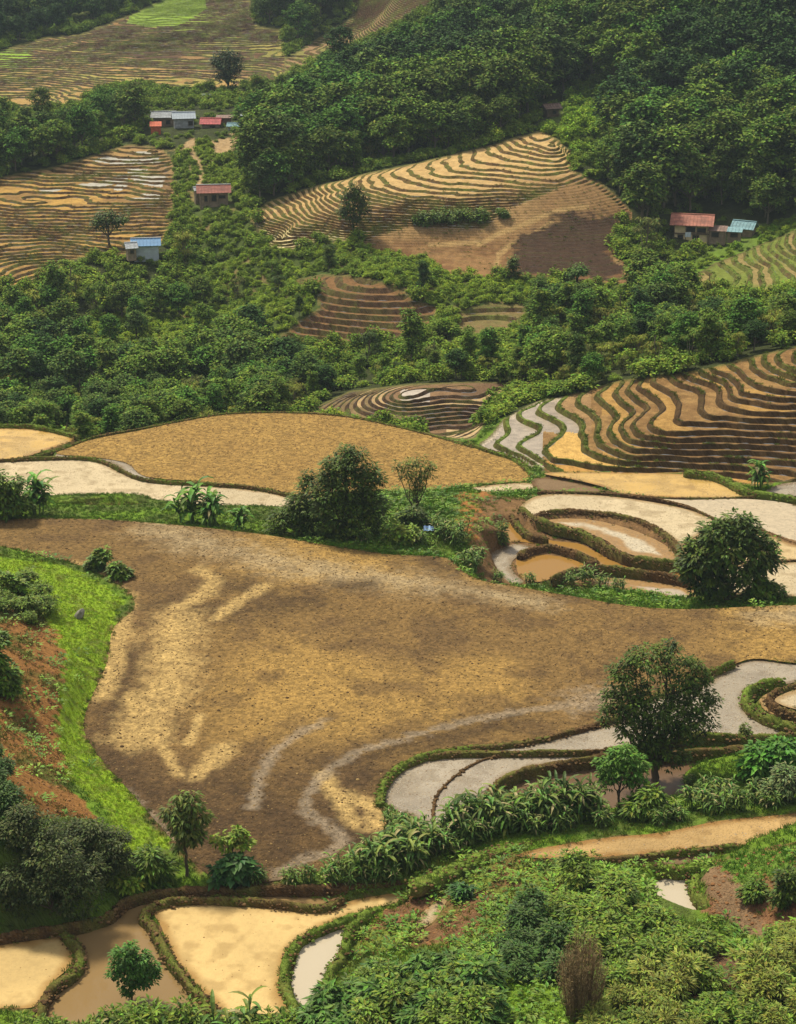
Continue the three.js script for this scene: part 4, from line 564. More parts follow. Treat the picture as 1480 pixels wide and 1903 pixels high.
leafy('bush', 'big round bush with large leaves and bare lower stems beside the pale paddies', 'bush', 1350, 1112, { blobs: [[0, 90, 0, 50], [-45, 75, 5, 38], [45, 82, -5, 42], [-25, 115, 0, 32], [25, 122, 0, 30], [10, 140, 0, 18], [68, 65, 5, 26], [-70, 55, 0, 24], [-30, 40, 5, 32], [25, 45, 10, 30], [-45, 22, 0, 22], [-10, 20, 0, 22], [78, 95, 0, 16], [-66, 90, 0, 18]], clumps: 620, per: 14, clumpR: 9.5, leaf: [11, 5.5], stems: 1, trunk: 2, cols: GREEN.deep });
leafy('bush', 'low leafy bush at the right foot of the big round bush', 'bush', 1420, 1112, { blobs: [[0, 18, 0, 20], [-20, 14, 0, 15], [18, 12, 0, 15], [-8, 32, 0, 10]], clumps: 110, per: 11, clumpR: 6, leaf: [10, 5], stems: 1, cols: GREEN.mid });
leafy('broadleaf_tree', 'broad dark green tree with a lumpy crown in the middle behind the big field', 'tree', 640, 998, { blobs: [[0, 95, 0, 45], [15, 135, 0, 30], [-10, 128, 5, 28], [45, 100, 0, 30], [52, 112, 0, 20], [40, 65, 5, 34], [-30, 75, 10, 34], [0, 50, 10, 40], [55, 50, 0, 26], [-45, 45, 5, 30], [25, 25, 15, 28], [-15, 20, 15, 28], [60, 25, 0, 20], [-38, 105, 0, 18], [8, 150, 0, 14]], clumps: 820, per: 15, clumpR: 8, leaf: [7, 3.6], trunk: 6, hub: 45, cols: GREEN.deep });
leafy('bush', 'dark leafy bush leaning against the left of the broad middle tree', 'bush', 560, 994, { blobs: [[5, 60, 0, 24], [10, 92, 0, 15], [-12, 40, 0, 24], [-35, 28, 5, 20], [20, 30, 5, 28], [-48, 12, 5, 14], [0, 15, 10, 20], [14, 106, 0, 9]], clumps: 330, per: 13, clumpR: 7.5, leaf: [7.5, 3.6], stems: 1, cols: GREEN.deep });
leafy('small_tree', 'thin feathery olive tree in front of the rounded stubble field', 'tree', 770, 944, { blobs: [[0, 55, 0, 20], [-22, 68, 0, 14], [22, 66, 0, 15], [10, 82, 0, 13], [-8, 78, 0, 12], [32, 76, 0, 9], [0, 30, 0, 13], [-33, 74, 0, 7], [12, 40, 0, 13]], clumps: 170, per: 9, clumpR: 7, leaf: [6.5, 2.6], stems: 1, trunk: 1.4, cols: GREEN.olive });
leafy('small_tree', 'slender young tree with drooping leaves at the near end of the big field', 'tree', 347, 1628, { blobs: [[0, 105, 0, 26], [14, 135, 0, 18], [-22, 118, 0, 18], [26, 112, 0, 18], [8, 85, 0, 24], [22, 78, 0, 16], [-6, 150, 0, 10], [18, 152, 0, 8], [-8, 60, 5, 12]], clumps: 230, per: 10, clumpR: 8, leaf: [11, 4.2], trunk: 3.4, hub: 80, hang: 0.5, cols: GREEN.olive });
leafy('small_tree', 'compact dark green young tree standing in the muddy channel', 'tree', 246, 1862, { blobs: [[0, 62, 0, 30], [-12, 88, 0, 22], [18, 82, 0, 20], [-28, 60, 0, 16], [28, 55, 0, 22], [4, 102, 0, 14], [0, 36, 0, 22], [36, 70, 0, 14]], clumps: 300, per: 14, clumpR: 7, leaf: [7, 3.8], trunk: 2.4, hub: 42, cols: [[0.03, 0.085, 0.014], [0.1, 0.22, 0.03]] });
for (const [x, y, b, n, l] of [
  [105, 1690, [[0, 55, 0, 62], [-45, 60, 0, 48], [48, 70, 0, 46], [0, 105, 0, 50], [-60, 25, 0, 40], [40, 28, 0, 44]], 650, 'large dark dull green shrub in front, above the muddy channel'],
  [200, 1640, [[0, 55, 0, 42], [-15, 82, 0, 32], [18, 78, 0, 28], [22, 35, 0, 28], [-20, 30, 0, 30]], 330, 'rounded dark shrub at the edge of the bright green bank'],
  [60, 1600, [[0, 45, 0, 38], [-28, 60, 0, 34], [26, 62, 0, 32], [-10, 84, 0, 26]], 300, 'dark dull shrub behind the large dark shrub on the left'],
  [150, 1600, [[0, 40, 0, 36], [26, 55, 0, 28], [-20, 55, 0, 28]], 240, 'dark shrub between the red soil slope and the large dark shrub'],
  [20, 1690, [[0, 30, 0, 34], [-20, 50, 0, 28], [18, 60, 0, 30]], 220, 'dark shrub at the left frame edge above the sandy paddy'],
]) leafy('shrub', l, 'shrub', x, y, { blobs: b, clumps: n, per: 15, clumpR: 8, leaf: [6.5, 3], stems: 1, cols: GREEN.dull, rich: true });
for (const [x, y, b, n, lf, cols, l, st] of [
  [435, 1640, [[0, 22, 0, 26], [-22, 18, 0, 18], [22, 20, 0, 18], [8, 40, 0, 16]], 60, [17, 12], GREEN.blue, 'low bush with very large dark leaves at the near field edge'],
  [430, 1622, [[-18, 66, 0, 13], [14, 72, 0, 14], [30, 56, 0, 12], [-2, 54, 0, 12]], 55, [9, 5], GREEN.light, 'thin light green sapling behind the large-leaved bush'],
  [275, 1640, [[0, 30, 0, 32], [-30, 24, 0, 24], [28, 22, 0, 26], [10, 50, 0, 20]], 200, [14, 4], GREEN.mid, 'green bush with strap leaves beside the dark shrubs'],
  [225, 1655, [[0, 18, 0, 18], [18, 14, 0, 14]], 70, [12, 6], GREEN.light, 'small light green bush by the mud bank'],
  [12, 962, [[0, 30, 0, 32], [14, 58, 0, 20], [-20, 40, 0, 28], [26, 20, 0, 22], [-30, 15, 0, 25], [-12, 68, 0, 18]], 300, [10, 4.5], GREEN.mid, 'dense dark bush at the left frame edge behind the big field'],
  [188, 1060, [[0, 22, 0, 14], [-10, 12, 0, 12], [8, 30, 0, 9]], 60, [9, 6], GREEN.mid, 'upper of two small leafy plants on the red soil edge of the field'],
  [220, 1075, [[0, 14, 0, 14], [12, 6, 0, 12], [-10, 10, 0, 11]], 70, [9, 5], GREEN.mid, 'lower of two small leafy plants on the red soil edge of the field'],
  [20, 1105, [[0, 16, 0, 20], [-16, 20, 0, 20], [16, 10, 0, 16]], 90, [10, 7], GREEN.mid, 'broad-leaved bush below the top of the left green bank'],
  [8, 1290, [[0, 30, 0, 28], [-14, 60, 0, 26], [-8, 95, 0, 20], [10, 12, 0, 20]], 200, [11, 6], GREEN.mid, 'bright green bush at the left frame edge beside the red slope'],
  [1420, 1448, [[0, 40, 0, 34], [30, 45, 0, 32], [55, 40, 0, 30], [-22, 25, 0, 24], [20, 18, 0, 30], [52, 12, 0, 28]], 260, [13, 7], [[0.035, 0.12, 0.015], [0.12, 0.29, 0.03]], 'bright green dense bush behind the grass at the right frame edge'],
  [1465, 1490, [[0, 32, 0, 32], [-28, 22, 0, 24], [24, 34, 0, 28], [-8, 52, 0, 20]], 280, [9, 3.8], [[0.06, 0.09, 0.03], [0.2, 0.26, 0.09]], 'pale olive bush at the right frame edge in front of the bright green one'],
  [1385, 1374, [[0, 10, 0, 9], [0, 20, 0, 7]], 45, [6, 3], GREEN.olive, 'small stump-like bush on the bank behind the tall tree'],
  [1465, 1682, [[0, 28, 0, 24], [-8, 56, 0, 16], [10, 50, 0, 18], [-14, 18, 0, 18]], 200, [9, 3.8], GREEN.deep, 'dark bush on the grassy slope at the right frame edge'],
  [1405, 1668, [[0, 14, 0, 18], [-14, 10, 0, 14]], 90, [9, 4], GREEN.mid, 'small bush on the grassy slope right of the pond'],
  [745, 1005, [[0, 14, 0, 18], [-16, 10, 0, 14], [18, 10, 0, 15]], 90, [9, 5], GREEN.light, 'light green weedy bush right of the broad middle tree'],
  [770, 975, [[0, 20, 0, 16], [-14, 12, 0, 14], [12, 10, 0, 14]], 90, [8, 4], GREEN.deep, 'dark low bush under the thin feathery olive tree'],
  [855, 1668, [[0, 10, 0, 14], [10, 16, 0, 9]], 45, [12, 6], GREEN.blue, 'dark leafy plant above the slanting pale mud patch'],
  [934, 1010, [[0, 18, 0, 8], [0, 34, 0, 7], [0, 4, 0, 8]], 45, [7, 3], GREEN.olive, 'narrow upright shrub on the red soil left of the ochre pond'],
]) leafy('bush', l, 'bush', x, y, { blobs: b, clumps: n, per: 12, clumpR: 6.5, leaf: lf, stems: 1, trunk: 1.2, cols });
// far trees with a place of their own
for (const [x, y, b, n, cols, l] of [
  [657, 438, [[0, 50, 0, 22], [-10, 66, 0, 16], [12, 64, 0, 17], [2, 80, 0, 11], [-14, 40, 0, 15], [16, 42, 0, 15], [0, 28, 0, 14]], 190, GREEN.deep, 'lone dark tree standing on the lower edge of the spur terraces'],
  [203, 455, [[0, 42, 0, 17], [-16, 40, 0, 14], [17, 42, 0, 14], [28, 46, 0, 9], [-8, 50, 0, 10], [-20, 34, 0, 9]], 120, GREEN.deep, 'lone umbrella-shaped tree above the shed with the blue and grey roof'],
  [425, 172, [[0, 45, 0, 22], [-14, 52, 0, 17], [14, 50, 0, 16], [0, 62, 0, 14], [-6, 28, 0, 17], [12, 26, 0, 15]], 170, [[0.02, 0.04, 0.014], [0.055, 0.095, 0.025]], 'very dark round tree in front of the upper terraces'],
  [955, 526, [[0, 28, 0, 9], [-3, 40, 0, 7], [2, 16, 0, 8]], 50, GREEN.deep, 'narrow dark tree on the lower rim of the brown field'],
  [1073, 524, [[0, 20, 0, 13], [-10, 16, 0, 10], [10, 18, 0, 10]], 70, [[0.05, 0.11, 0.018], [0.13, 0.24, 0.03]], 'small round bush-like tree on the lower rim of the dark brown field'],
  [640, 320, [[0, 25, 0, 26], [-16, 18, 0, 20], [18, 18, 0, 20], [2, 42, 0, 16]], 150, [[0.04, 0.085, 0.02], [0.11, 0.19, 0.035]], 'rounded pale green tree just above the upper edge of the spur terraces'],
]) leafy('lone_tree', l, 'tree', x, y, { blobs: b, clumps: n, per: 14, clumpR: 5.5, leaf: [5.5, 3], trunk: 2.6, hub: 22, cols });
for (const [x, y, w] of [[790, 414, 14], [815, 414, 16], [840, 412, 18], [868, 411, 15], [895, 408, 13], [935, 402, 9], [778, 416, 9]]) leafy('hedge_bush', x < 785 ? 'smallest bush at the left end of the hedge on the spur' : x > 920 ? 'single bush just right of the hedge on the spur terraces' : 'dark green bush in the short hedge across the spur terraces', 'bush', x, y, { blobs: [[0, w * 0.6, 0, w], [w * 0.5, w * 0.4, 0, w * 0.7], [-w * 0.5, w * 0.9, 0, w * 0.6]], clumps: 60, per: 11, clumpR: 4.5, leaf: [4.5, 2.6], stems: 1, cols: GREEN.mid, rich: false }, x < 785 || x > 920 ? undefined : 'bushes of the short hedge on the spur');

function shrubKind(seed, o) { const R = rng(seed), S = new Build(), C = new Build(), blobs = []; for (let k = 0; k < 6; k++) { const a = R() * 6.28, r = 0.55 * Math.sqrt(R()); blobs.push([Math.cos(a) * r, 0.35 + 0.5 * R(), Math.sin(a) * r, 0.38 + 0.2 * R()]); } for (const b of blobs) S.limb(bend([0, 0, 0], [b[0], b[1], b[2]], R, 0.15, 3), 0.035, 0.01, BARK, 4); foliage(C, R, { blobs, clumps: o.clumps, per: o.per, clumpR: 0.14, leaf: o.leaf, cols: o.cols, rich: true, hang: o.hang ?? 0.15, tipLight: 0.12 }); return [S.geo(true), C.geo()]; }
const shrubKinds = {
  broad: [1, 2, 3].map((k) => shrubKind(300 + k, { clumps: 105, per: 8, leaf: [0.34, 0.14], cols: [[0.02, 0.06, 0.012], [0.115, 0.22, 0.03]], hang: 0.3 })),
  mid: [1, 2, 3].map((k) => shrubKind(320 + k, { clumps: 130, per: 9, leaf: [0.25, 0.1], cols: [[0.035, 0.075, 0.01], [0.2, 0.285, 0.03]] })),
  yellow: [1, 2, 3].map((k) => shrubKind(340 + k, { clumps: 130, per: 9, leaf: [0.29, 0.08], cols: [[0.065, 0.09, 0.012], [0.29, 0.32, 0.05]], hang: 0 })),
  dark: [1, 2].map((k) => shrubKind(360 + k, { clumps: 130, per: 10, leaf: [0.2, 0.09], cols: [[0.02, 0.05, 0.012], [0.08, 0.15, 0.025]] })),
};
// ------------------------------------------------------------------ long-leaved plants (maize-like and ginger-like)
function strapPlant(seed, o) {
  const R = rng(seed), S = new Build(), L = new Build();
  for (let k = 0; k < o.stems; k++) {
    const a = R() * 6.28, r = o.spread * Math.sqrt(R()), h = o.h * (0.6 + 0.5 * R()), x = Math.cos(a) * r, z = Math.sin(a) * r, tx = x + (R() - 0.5) * h * 0.35, tz = z + (R() - 0.5) * h * 0.35;
    S.limb([[x, 0, z], [lerp(x, tx, 0.5), h * 0.5, lerp(z, tz, 0.5)], [tx, h, tz]], 0.035 * o.h, 0.012 * o.h, [0.11, 0.17, 0.04], 4);
    const n = o.leaves; let az = R() * 6.28;
    for (let q = 0; q < n; q++) { const t = 0.25 + 0.78 * q / n; az += 2.4 + (R() - 0.5); const c = mix3(o.cols[0], o.cols[1], R()).map((v) => v * (0.75 + 0.5 * R())); if (R() < 0.07) { c[0] = 0.3; c[1] = 0.26; c[2] = 0.12; } L.blade([lerp(x, tx, t), h * t, lerp(z, tz, t)], az, o.len * (0.7 + 0.5 * R()), o.wid * (0.7 + 0.5 * R()), 0.5 + R() * 0.75, 1.3 + R() * 1.2, c); }
  }
  return [S.geo(true), L.geo()];
}
const strapKinds = [0, 1, 2, 3].map((k) => strapPlant(900 + k, { stems: 7 + k, spread: 0.65, h: 1.5, leaves: 13, len: 0.85, wid: 0.13, cols: [[0.03, 0.075, 0.012], [0.17, 0.26, 0.045]] }));
const tallKinds = [0, 1].map((k) => strapPlant(940 + k, { stems: 5 + 2 * k, spread: 0.4, h: 2.1, leaves: 12, len: 1.15, wid: 0.27, cols: [[0.04, 0.12, 0.015], [0.15, 0.29, 0.035]] }));
function strap(kind, name, label, px, py, hPx, group, at) { const p = at ?? spot(px, py), s = hPx * pxm(p) * 0.98 / (kind[2] ?? 1.9), t = thing(name, label, 'plant', p, (px * 7.31) % 6.28, group); t.scale.setScalar(s); part('stem', kind[0], MF.bark, t); part('leaves', kind[1], MF.near, t); return t; }
const RS2 = rng(77);
for (const [x, y, h] of [[540, 1642, 38], [575, 1640, 40], [615, 1640, 55], [660, 1635, 72], [690, 1630, 80], [720, 1620, 88], [745, 1612, 92], [775, 1606, 80], [700, 1640, 45], [735, 1640, 40], [650, 1645, 36], [805, 1590, 62], [780, 1585, 75], [760, 1580, 66], [820, 1570, 60], [845, 1560, 92], [865, 1572, 62], [880, 1548, 85], [905, 1540, 88], [930, 1545, 78], [950, 1535, 85], [965, 1550, 60], [985, 1530, 85], [1010, 1532, 92], [1035, 1525, 98], [1060, 1528, 88], [1085, 1520, 78], [1105, 1525, 66], [1000, 1548, 45], [900, 1560, 45], [1045, 1542, 50], [1120, 1535, 40], [840, 1585, 45], [740, 1548, 42], [765, 1556, 50], [725, 1530, 34], [480, 1640, 34], [455, 1645, 24]])
  strap(strapKinds[Math.floor(RS2() * 4)], 'long_leaved_plant', x < 500 ? 'low strap-leaved plant beside the large-leaved bush at the near field edge' : x < 640 ? 'low strap-leaved plant on the near edge of the big field' : x < 830 ? 'strap-leaved plant in the clump where the big field ends' : 'strap-leaved plant in the row in front of the brown flooded plot', x, y, h, x < 500 ? 'low strap-leaved plants by the large-leaved bush' : x < 640 ? 'low strap-leaved plants on the near field edge' : x < 830 ? 'strap-leaved plants at the end of the big field' : 'strap-leaved plants in front of the brown plot');
for (const [x, y, h] of [[1290, 1500, 50], [1320, 1510, 52], [1350, 1505, 56], [1380, 1508, 48], [1310, 1480, 45], [1345, 1480, 46], [1400, 1490, 50], [1260, 1525, 36], [1225, 1535, 38], [1240, 1520, 42], [1430, 1500, 42], [1280, 1462, 30]])
  strap(strapKinds[Math.floor(RS2() * 4)], 'long_leaved_plant', 'strap-leaved plant in the thicket between the tall tree and the pale olive bush', x, y, h, 'strap-leaved plants in the thicket at the right');
strap([...tallKinds[0], 2.6], 'maize_plant', 'tallest maize-like plant in the group of three before the pale paddy', 348, 972, 98);
strap([...tallKinds[1], 2.6], 'maize_plant', 'bushy maize-like plant in the middle of the three before the pale paddy', 392, 978, 74);
strap([...tallKinds[0], 2.6], 'maize_plant', 'thin maize-like plant at the right of the three before the pale paddy', 444, 986, 66);
strap([...tallKinds[1], 2.6], 'maize_plant', 'maize-like plant beside the dense bush at the left frame edge', 68, 957, 86);
strap([...tallKinds[1], 2.6], 'maize_plant', 'lone bushy plant with long leaves at the foot of the right terraces', 1412, 908, 60);
for (const [x, y, h] of [[600, 1002, 26], [640, 1006, 24], [680, 1008, 28], [720, 1012, 26], [830, 1000, 40], [850, 1010, 42], [875, 1060, 46], [885, 1050, 40], [815, 985, 34], [925, 1080, 26], [985, 1085, 26], [1060, 1086, 28], [1090, 1082, 38], [1120, 1090, 30], [1150, 1096, 28], [780, 1010, 30], [860, 990, 30]])
  strap(strapKinds[Math.floor(RS2() * 4)], 'long_leaved_plant', 'small strap-leaved plant on the weedy far edge of the big field', x, y, h, 'strap-leaved plants on the far edge of the big field');
for (let x = 60; x < 600; x += 34) { const p = atHeight(x + RS2() * 14, 1945, -36.3), ks = shrubKinds.mid, k = ks[Math.floor(RS2() * 3)], t = thing('shrub', 'leafy shrub in the row along the bottom frame edge below the paddies', 'shrub', p, RS2() * 6, 'leafy shrubs along the bottom frame edge'), s = pxm(p) * (30 + 26 * RS2()); t.scale.set(s, s * 1.3, s); part('stem', k[0], MF.bark, t); part('foliage', k[1], MF.near, t); }
for (let x = 70; x < 560; x += 40) { const p = atHeight(x + RS2() * 14, 1950, -36.3); strap(strapKinds[Math.floor(RS2() * 4)], 'long_leaved_plant', 'strap-leaved plant in the row along the bottom frame edge', x, 0, 48 + 34 * RS2() + (x > 410 && x < 470 ? 34 : 0), 'strap-leaved plants along the bottom frame edge', p); }

// ------------------------------------------------------------------ shrubs of the hillock at the lower right
const POOL = new Region([[1222, 1640], [1250, 1632], [1292, 1634], [1286, 1660], [1302, 1698], [1265, 1690], [1226, 1670]], 4);
function shrubs(kind, outline, gap, size, label, group) {
  const reg = new Region(outline, 5), b = reg.b, R = rng(500 + Math.floor(b[0] + b[1]));
  for (let y = b[1]; y <= b[3]; y += gap * 0.62) for (let x = b[0]; x <= b[2]; x += gap) { const X = x + (R() - 0.5) * gap, Y = y + (R() - 0.5) * gap * 0.6; if (!reg.has(X, Y)) continue; if ([18, 40, 58].some((h) => [-14, 0, 14].some((w) => POOL.has(X + w, Y - h)))) continue; const p = spot(X, Y), odd = R() < 0.3 && kind !== 'dark' && kind !== 'mid', ks = shrubKinds[odd ? 'mid' : kind], k = ks[Math.floor(R() * ks.length)], t = thing('shrub', odd ? label.replace(/^[a-z -]*shrub/, 'fresh green shrub') : label, 'shrub', p, R() * 6.28, odd ? 'fresh green ones among the ' + group : group), s = size * pxm(p) * (0.75 + 0.5 * R()); t.scale.set(s, s * (0.8 + 0.4 * R()), s); part('stem', k[0], MF.bark, t); part('foliage', k[1], MF.near, t); }
}
shrubs('broad', [[640, 1860], [700, 1815], [770, 1790], [860, 1800], [930, 1850], [980, 1930], [560, 1940], [600, 1890]], 52, 44, 'broad-leaved dark green shrub at the bottom of the photo left of the dead brown bush', 'broad-leaved shrubs at the bottom');
shrubs('mid', [[1000, 1690], [1060, 1640], [1150, 1655], [1185, 1710], [1235, 1742], [1330, 1768], [1300, 1795], [1200, 1810], [1110, 1810], [1060, 1770]], 62, 40, 'mid-green leafy shrub covering the hillock below the small pond', 'leafy shrubs below the small pond');
shrubs('yellow', [[1120, 1830], [1220, 1790], [1330, 1830], [1480, 1770], [1500, 1940], [1100, 1950]], 56, 40, 'yellowish green narrow-leaved shrub in the bottom right corner', 'yellowish shrubs in the bottom right corner');
shrubs('mid', [[-30, 1085], [50, 1080], [105, 1125], [95, 1185], [40, 1150], [-30, 1140]], 34, 22, 'small green shrub on the upper left bank above the red soil', 'small shrubs on the upper left bank');
shrubs('dark', [[-40, 1400], [10, 1390], [40, 1470], [60, 1560], [-40, 1600]], 42, 32, 'dark shrub at the left frame edge beside the lower red slope', 'dark shrubs at the left frame edge');
shrubs('dark', [[930, 1760], [980, 1710], [1030, 1760], [1040, 1810], [1000, 1860], [950, 1830]], 40, 40, 'dark green shrub immediately left of the dead brown bush', 'dark shrubs beside the dead bush');
shrubs('yellow', [[1390, 1760], [1480, 1740], [1500, 1790], [1400, 1800]], 45, 32, 'light green shrub beside the bare dirt patch at the lower right', 'light shrubs beside the dirt patch');
{ // the dead bush
  const p = spot(1078, 1890), s = pxm(p), R = rng(4242), T = new Build(), C = new Build();
  for (let k = 0; k < 230; k++) { const a = R() * 6.28, r = 26 * s * Math.sqrt(R()), e = 26 * s * R(), h = (175 * Math.sqrt(1 - ((r + e) / s / 54) ** 2 * 0.85)) * (0.7 + 0.4 * R()) * s, x = Math.cos(a), z = Math.sin(a), col = mix3([0.09, 0.06, 0.03], [0.24, 0.155, 0.07], R()); const pts = [[x * r, 0, z * r], [x * (r + e) * 0.8, h * 0.45, z * (r + e) * 0.8], [x * (r + e), h, z * (r + e)]]; T.limb(pts, 0.6 * s, 0.2 * s, col, 3); for (let q = 0; q < 44; q++) { const t = 0.3 + 0.7 * R(), i = t < 0.5 ? 0 : 1, f = t < 0.5 ? t * 2 : t * 2 - 1, o = [0, 1, 2].map((n) => lerp(pts[i][n], pts[i + 1][n], f)), d = norm([R() - 0.5, 0.7 * R() + 0.1, R() - 0.5]); C.leaf(o, d, norm(cross(d, [d[2], 0.1, -d[0]])), (5 + 6 * R()) * s, 0.8 * s, mix3([0.11, 0.075, 0.035], [0.36, 0.25, 0.12], R()), false, 0); } }
  const t = thing('dead_bush', 'dry brown dead bush with upright twigs among green shrubs at the bottom', 'bush', p); part('branches', T.geo(), MF.bark, t); part('twigs', C.geo(), MF.grass, t);
}

// ------------------------------------------------------------------ ground cover: grass, weeds, clods
function spread(name, label, kinds, spots, mat) { // uncountable cover: instances, a few shapes
  const root = new THREE.Group(); root.name = numbered(name); root.userData.kind = 'stuff'; root.userData.label = label; scene.add(root);
  const m4 = new THREE.Matrix4(), q = new THREE.Quaternion(), e = new THREE.Euler(), sc = new THREE.Vector3(), po = new THREE.Vector3(), col = new THREE.Color();
  kinds.forEach((g, n) => { const mine = spots.filter((_, i) => i % kinds.length === n); if (!mine.length) return; const I = new THREE.InstancedMesh(g, mat, mine.length); I.name = name; mine.forEach((s, i) => { e.set(s[6] ?? 0, s[3], s[7] ?? 0); q.setFromEuler(e); sc.set(s[4], s[4] * (s[8] ?? 1), s[4]); po.set(s[0], s[1], s[2]); I.setMatrixAt(i, m4.compose(po, q, sc)); I.setColorAt(i, col.setRGB(...s[5])); }); shade(I); root.add(I); });
  return root;
}
function tuftGeo(seed, n, h, w, lean) { const R = rng(seed), B = new Build(); for (let k = 0; k < n; k++) { const a = R() * 6.28, r = 0.14 * Math.sqrt(R()), d = norm([Math.cos(a) * lean * R(), 1, Math.sin(a) * lean * R()]), nn = norm(cross(d, [Math.sin(a), 0, -Math.cos(a)])); B.leaf([Math.cos(a) * r, 0, Math.sin(a) * r], d, nn, h * (0.5 + 0.7 * R()), w, [1, 1, 1].map(() => 0.8 + 0.4 * R()), false, 0.5); } return B.geo(); }
const tufts = [0, 1, 2].map((k) => tuftGeo(600 + k, 16, 0.34, 0.045, 0.9));
function sprigGeo(seed, n, len, wid) { const R = rng(seed), B = new Build(); for (let k = 0; k < n; k++) { const a = R() * 6.28, r = 0.3 * Math.sqrt(R()), y = 0.05 + 0.28 * R() * (1 - r), d = norm([Math.cos(a), 0.15 + 0.5 * R(), Math.sin(a)]), nn = norm(cross(norm(cross(d, [0, 1, 0])), d)); B.leaf([Math.cos(a) * r, y, Math.sin(a) * r], d, nn, len * (0.6 + 0.7 * R()), wid * (0.7 + 0.5 * R()), [1, 1, 1].map(() => 0.75 + 0.5 * R()), true, 0.35); } return B.geo(); }
const sprigs = [0, 1, 2].map((k) => sprigGeo(620 + k, 15, 0.22, 0.1));
const plotted = (x, z) => PLOTS.some((P) => P.region.has(x, z));
{
  const R = rng(31), grass = [], weeds = [], G = (t) => mix3([0.075, 0.13, 0.016], [0.2, 0.32, 0.03], t);
  const NOPE = new Region([[820, 1660], [775, 1740], [800, 1740], [840, 1665]], 4);
  for (let z = -60; z > -192; z -= z > -130 ? 0.24 : 0.34) for (let x = z * 0.27; x < -z * 0.27; x += 0.24) {
    const X = x + (R() - 0.5) * 0.24, Z = z + (R() - 0.5) * 0.24, y = heightAt(X, Z), [px0, py0] = project(X, y, Z), n = fbm(X * 0.35, Z * 0.35, 4, 11), n2 = fbm(X * 1.7, Z * 1.7, 3, 5), px = px0 + (n2 - 0.5) * 34 + (n - 0.5) * 40, py = py0 + (n - 0.5) * 20; if (px < -140 || px > 1640 || py > 2040 || py < 770 || (py0 < 915 && TERR.some((T) => T.region.sd(px0, py0) > -6)) || plotted(X, Z)) continue;
    const r = R(); if (POOL.has(px0, py0 - 8) || POOL.has(px0, py0 - 16)) continue; let d = 0.55, w = 0.0, c = G(r * 0.7), s = 0.8;
    if (BANK.grass.has(px, py)) { d = 1; c = mix3([0.2, 0.28, 0.018], [0.38, 0.5, 0.03], clamp(r * 0.6 + (n2 - 0.3) * 0.7)); s = 0.55; w = 0.002; }
    else if (BANK.red.has(px, py)) { d = n > 0.5 ? 0.5 : 0.07; w = 0.035; c = mix3([0.1, 0.12, 0.02], [0.22, 0.2, 0.05], r); }
    else if (BANK.red2.has(px, py)) { d = n2 > 0.5 ? 0.4 : 0.02; w = n2 > 0.5 ? 0.06 : 0.0; }
    else if (NOPE.has(px, py) || TRACK.has(px, py)) { d = 0.02; }
    else if (BANK.dirt4.has(px, py)) { d = 0.05; w = 0.01; }
    else if (BANK.red3.has(px, py)) { d = n > 0.5 ? 0.8 : 0.15; c = mix3([0.09, 0.2, 0.02], [0.16, 0.3, 0.03], r); }
    else if (BANK.hill.has(px, py)) { d = 0.25; w = n > 0.42 ? 0.16 : 0.03; c = mix3([0.12, 0.15, 0.025], [0.22, 0.28, 0.04], r); }
    else if (py > 1590 && px > 860) { d = 0.5; w = n > 0.5 ? 0.2 : 0.06; c = G(0.3 + r * 0.6); }
    else if (py > 1590 && px > 600) { d = 0.75; w = 0.03; c = mix3([0.12, 0.17, 0.022], [0.22, 0.3, 0.035], r); }
    else if (px < 130 && py > 1030 && py < 1700) { d = 0.7; w = 0.05; c = mix3([0.1, 0.14, 0.02], [0.21, 0.26, 0.04], r); }
    else if (py < 1130 && px > 560) { d = 0.7; w = 0.1; s = 1; c = mix3([0.07, 0.15, 0.015], [0.19, 0.33, 0.03], r); if (px > 890 && py > 925 && py < 1085) { d = 0.04; w = 0; } }
    else if (py < 860) { d = 0.35; }
    if (R() < d) grass.push([X, y - 0.02, Z, R() * 6.28, s * (0.6 + 0.7 * R()), c.map((v) => v * (0.8 + 0.4 * R()))]);
    if (R() < w) weeds.push([X, y - 0.03, Z, R() * 6.28, 0.8 + 0.9 * R(), mix3([0.05, 0.12, 0.016], [0.2, 0.32, 0.035], R())]);
  }
  for (const b of bundLines) { // grass along the banks
    if (b.green < 0.3) continue; const line = smoothLoop(b.px.map((p) => atHeight(p[0], p[1], b.h)), 8, false);
    for (let i = 1; i < line.length; i++) { const a = line[i - 1], c = line[i], l = Math.hypot(c[0] - a[0], c[2] - a[2]), n = Math.round(l * 13 * b.green); for (let k = 0; k < n; k++) { const t = R(), o = (R() - 0.5) * b.w * 1.3, dx = (c[0] - a[0]) / l, dz = (c[2] - a[2]) / l, x = lerp(a[0], c[0], t) - dz * o, z = lerp(a[2], c[2], t) + dx * o; if (fbm(x * 0.7, z * 0.7, 3, 44) < 0.62 - 0.35 * b.green) continue; grass.push([x, a[1] + b.up * (Math.abs(o) < b.w * 0.45 ? 0.9 : 0.45), z, R() * 6.28, 0.3 + 0.4 * R(), mix3([0.085, 0.13, 0.016], [0.2, 0.3, 0.03], R())]); } }
  }
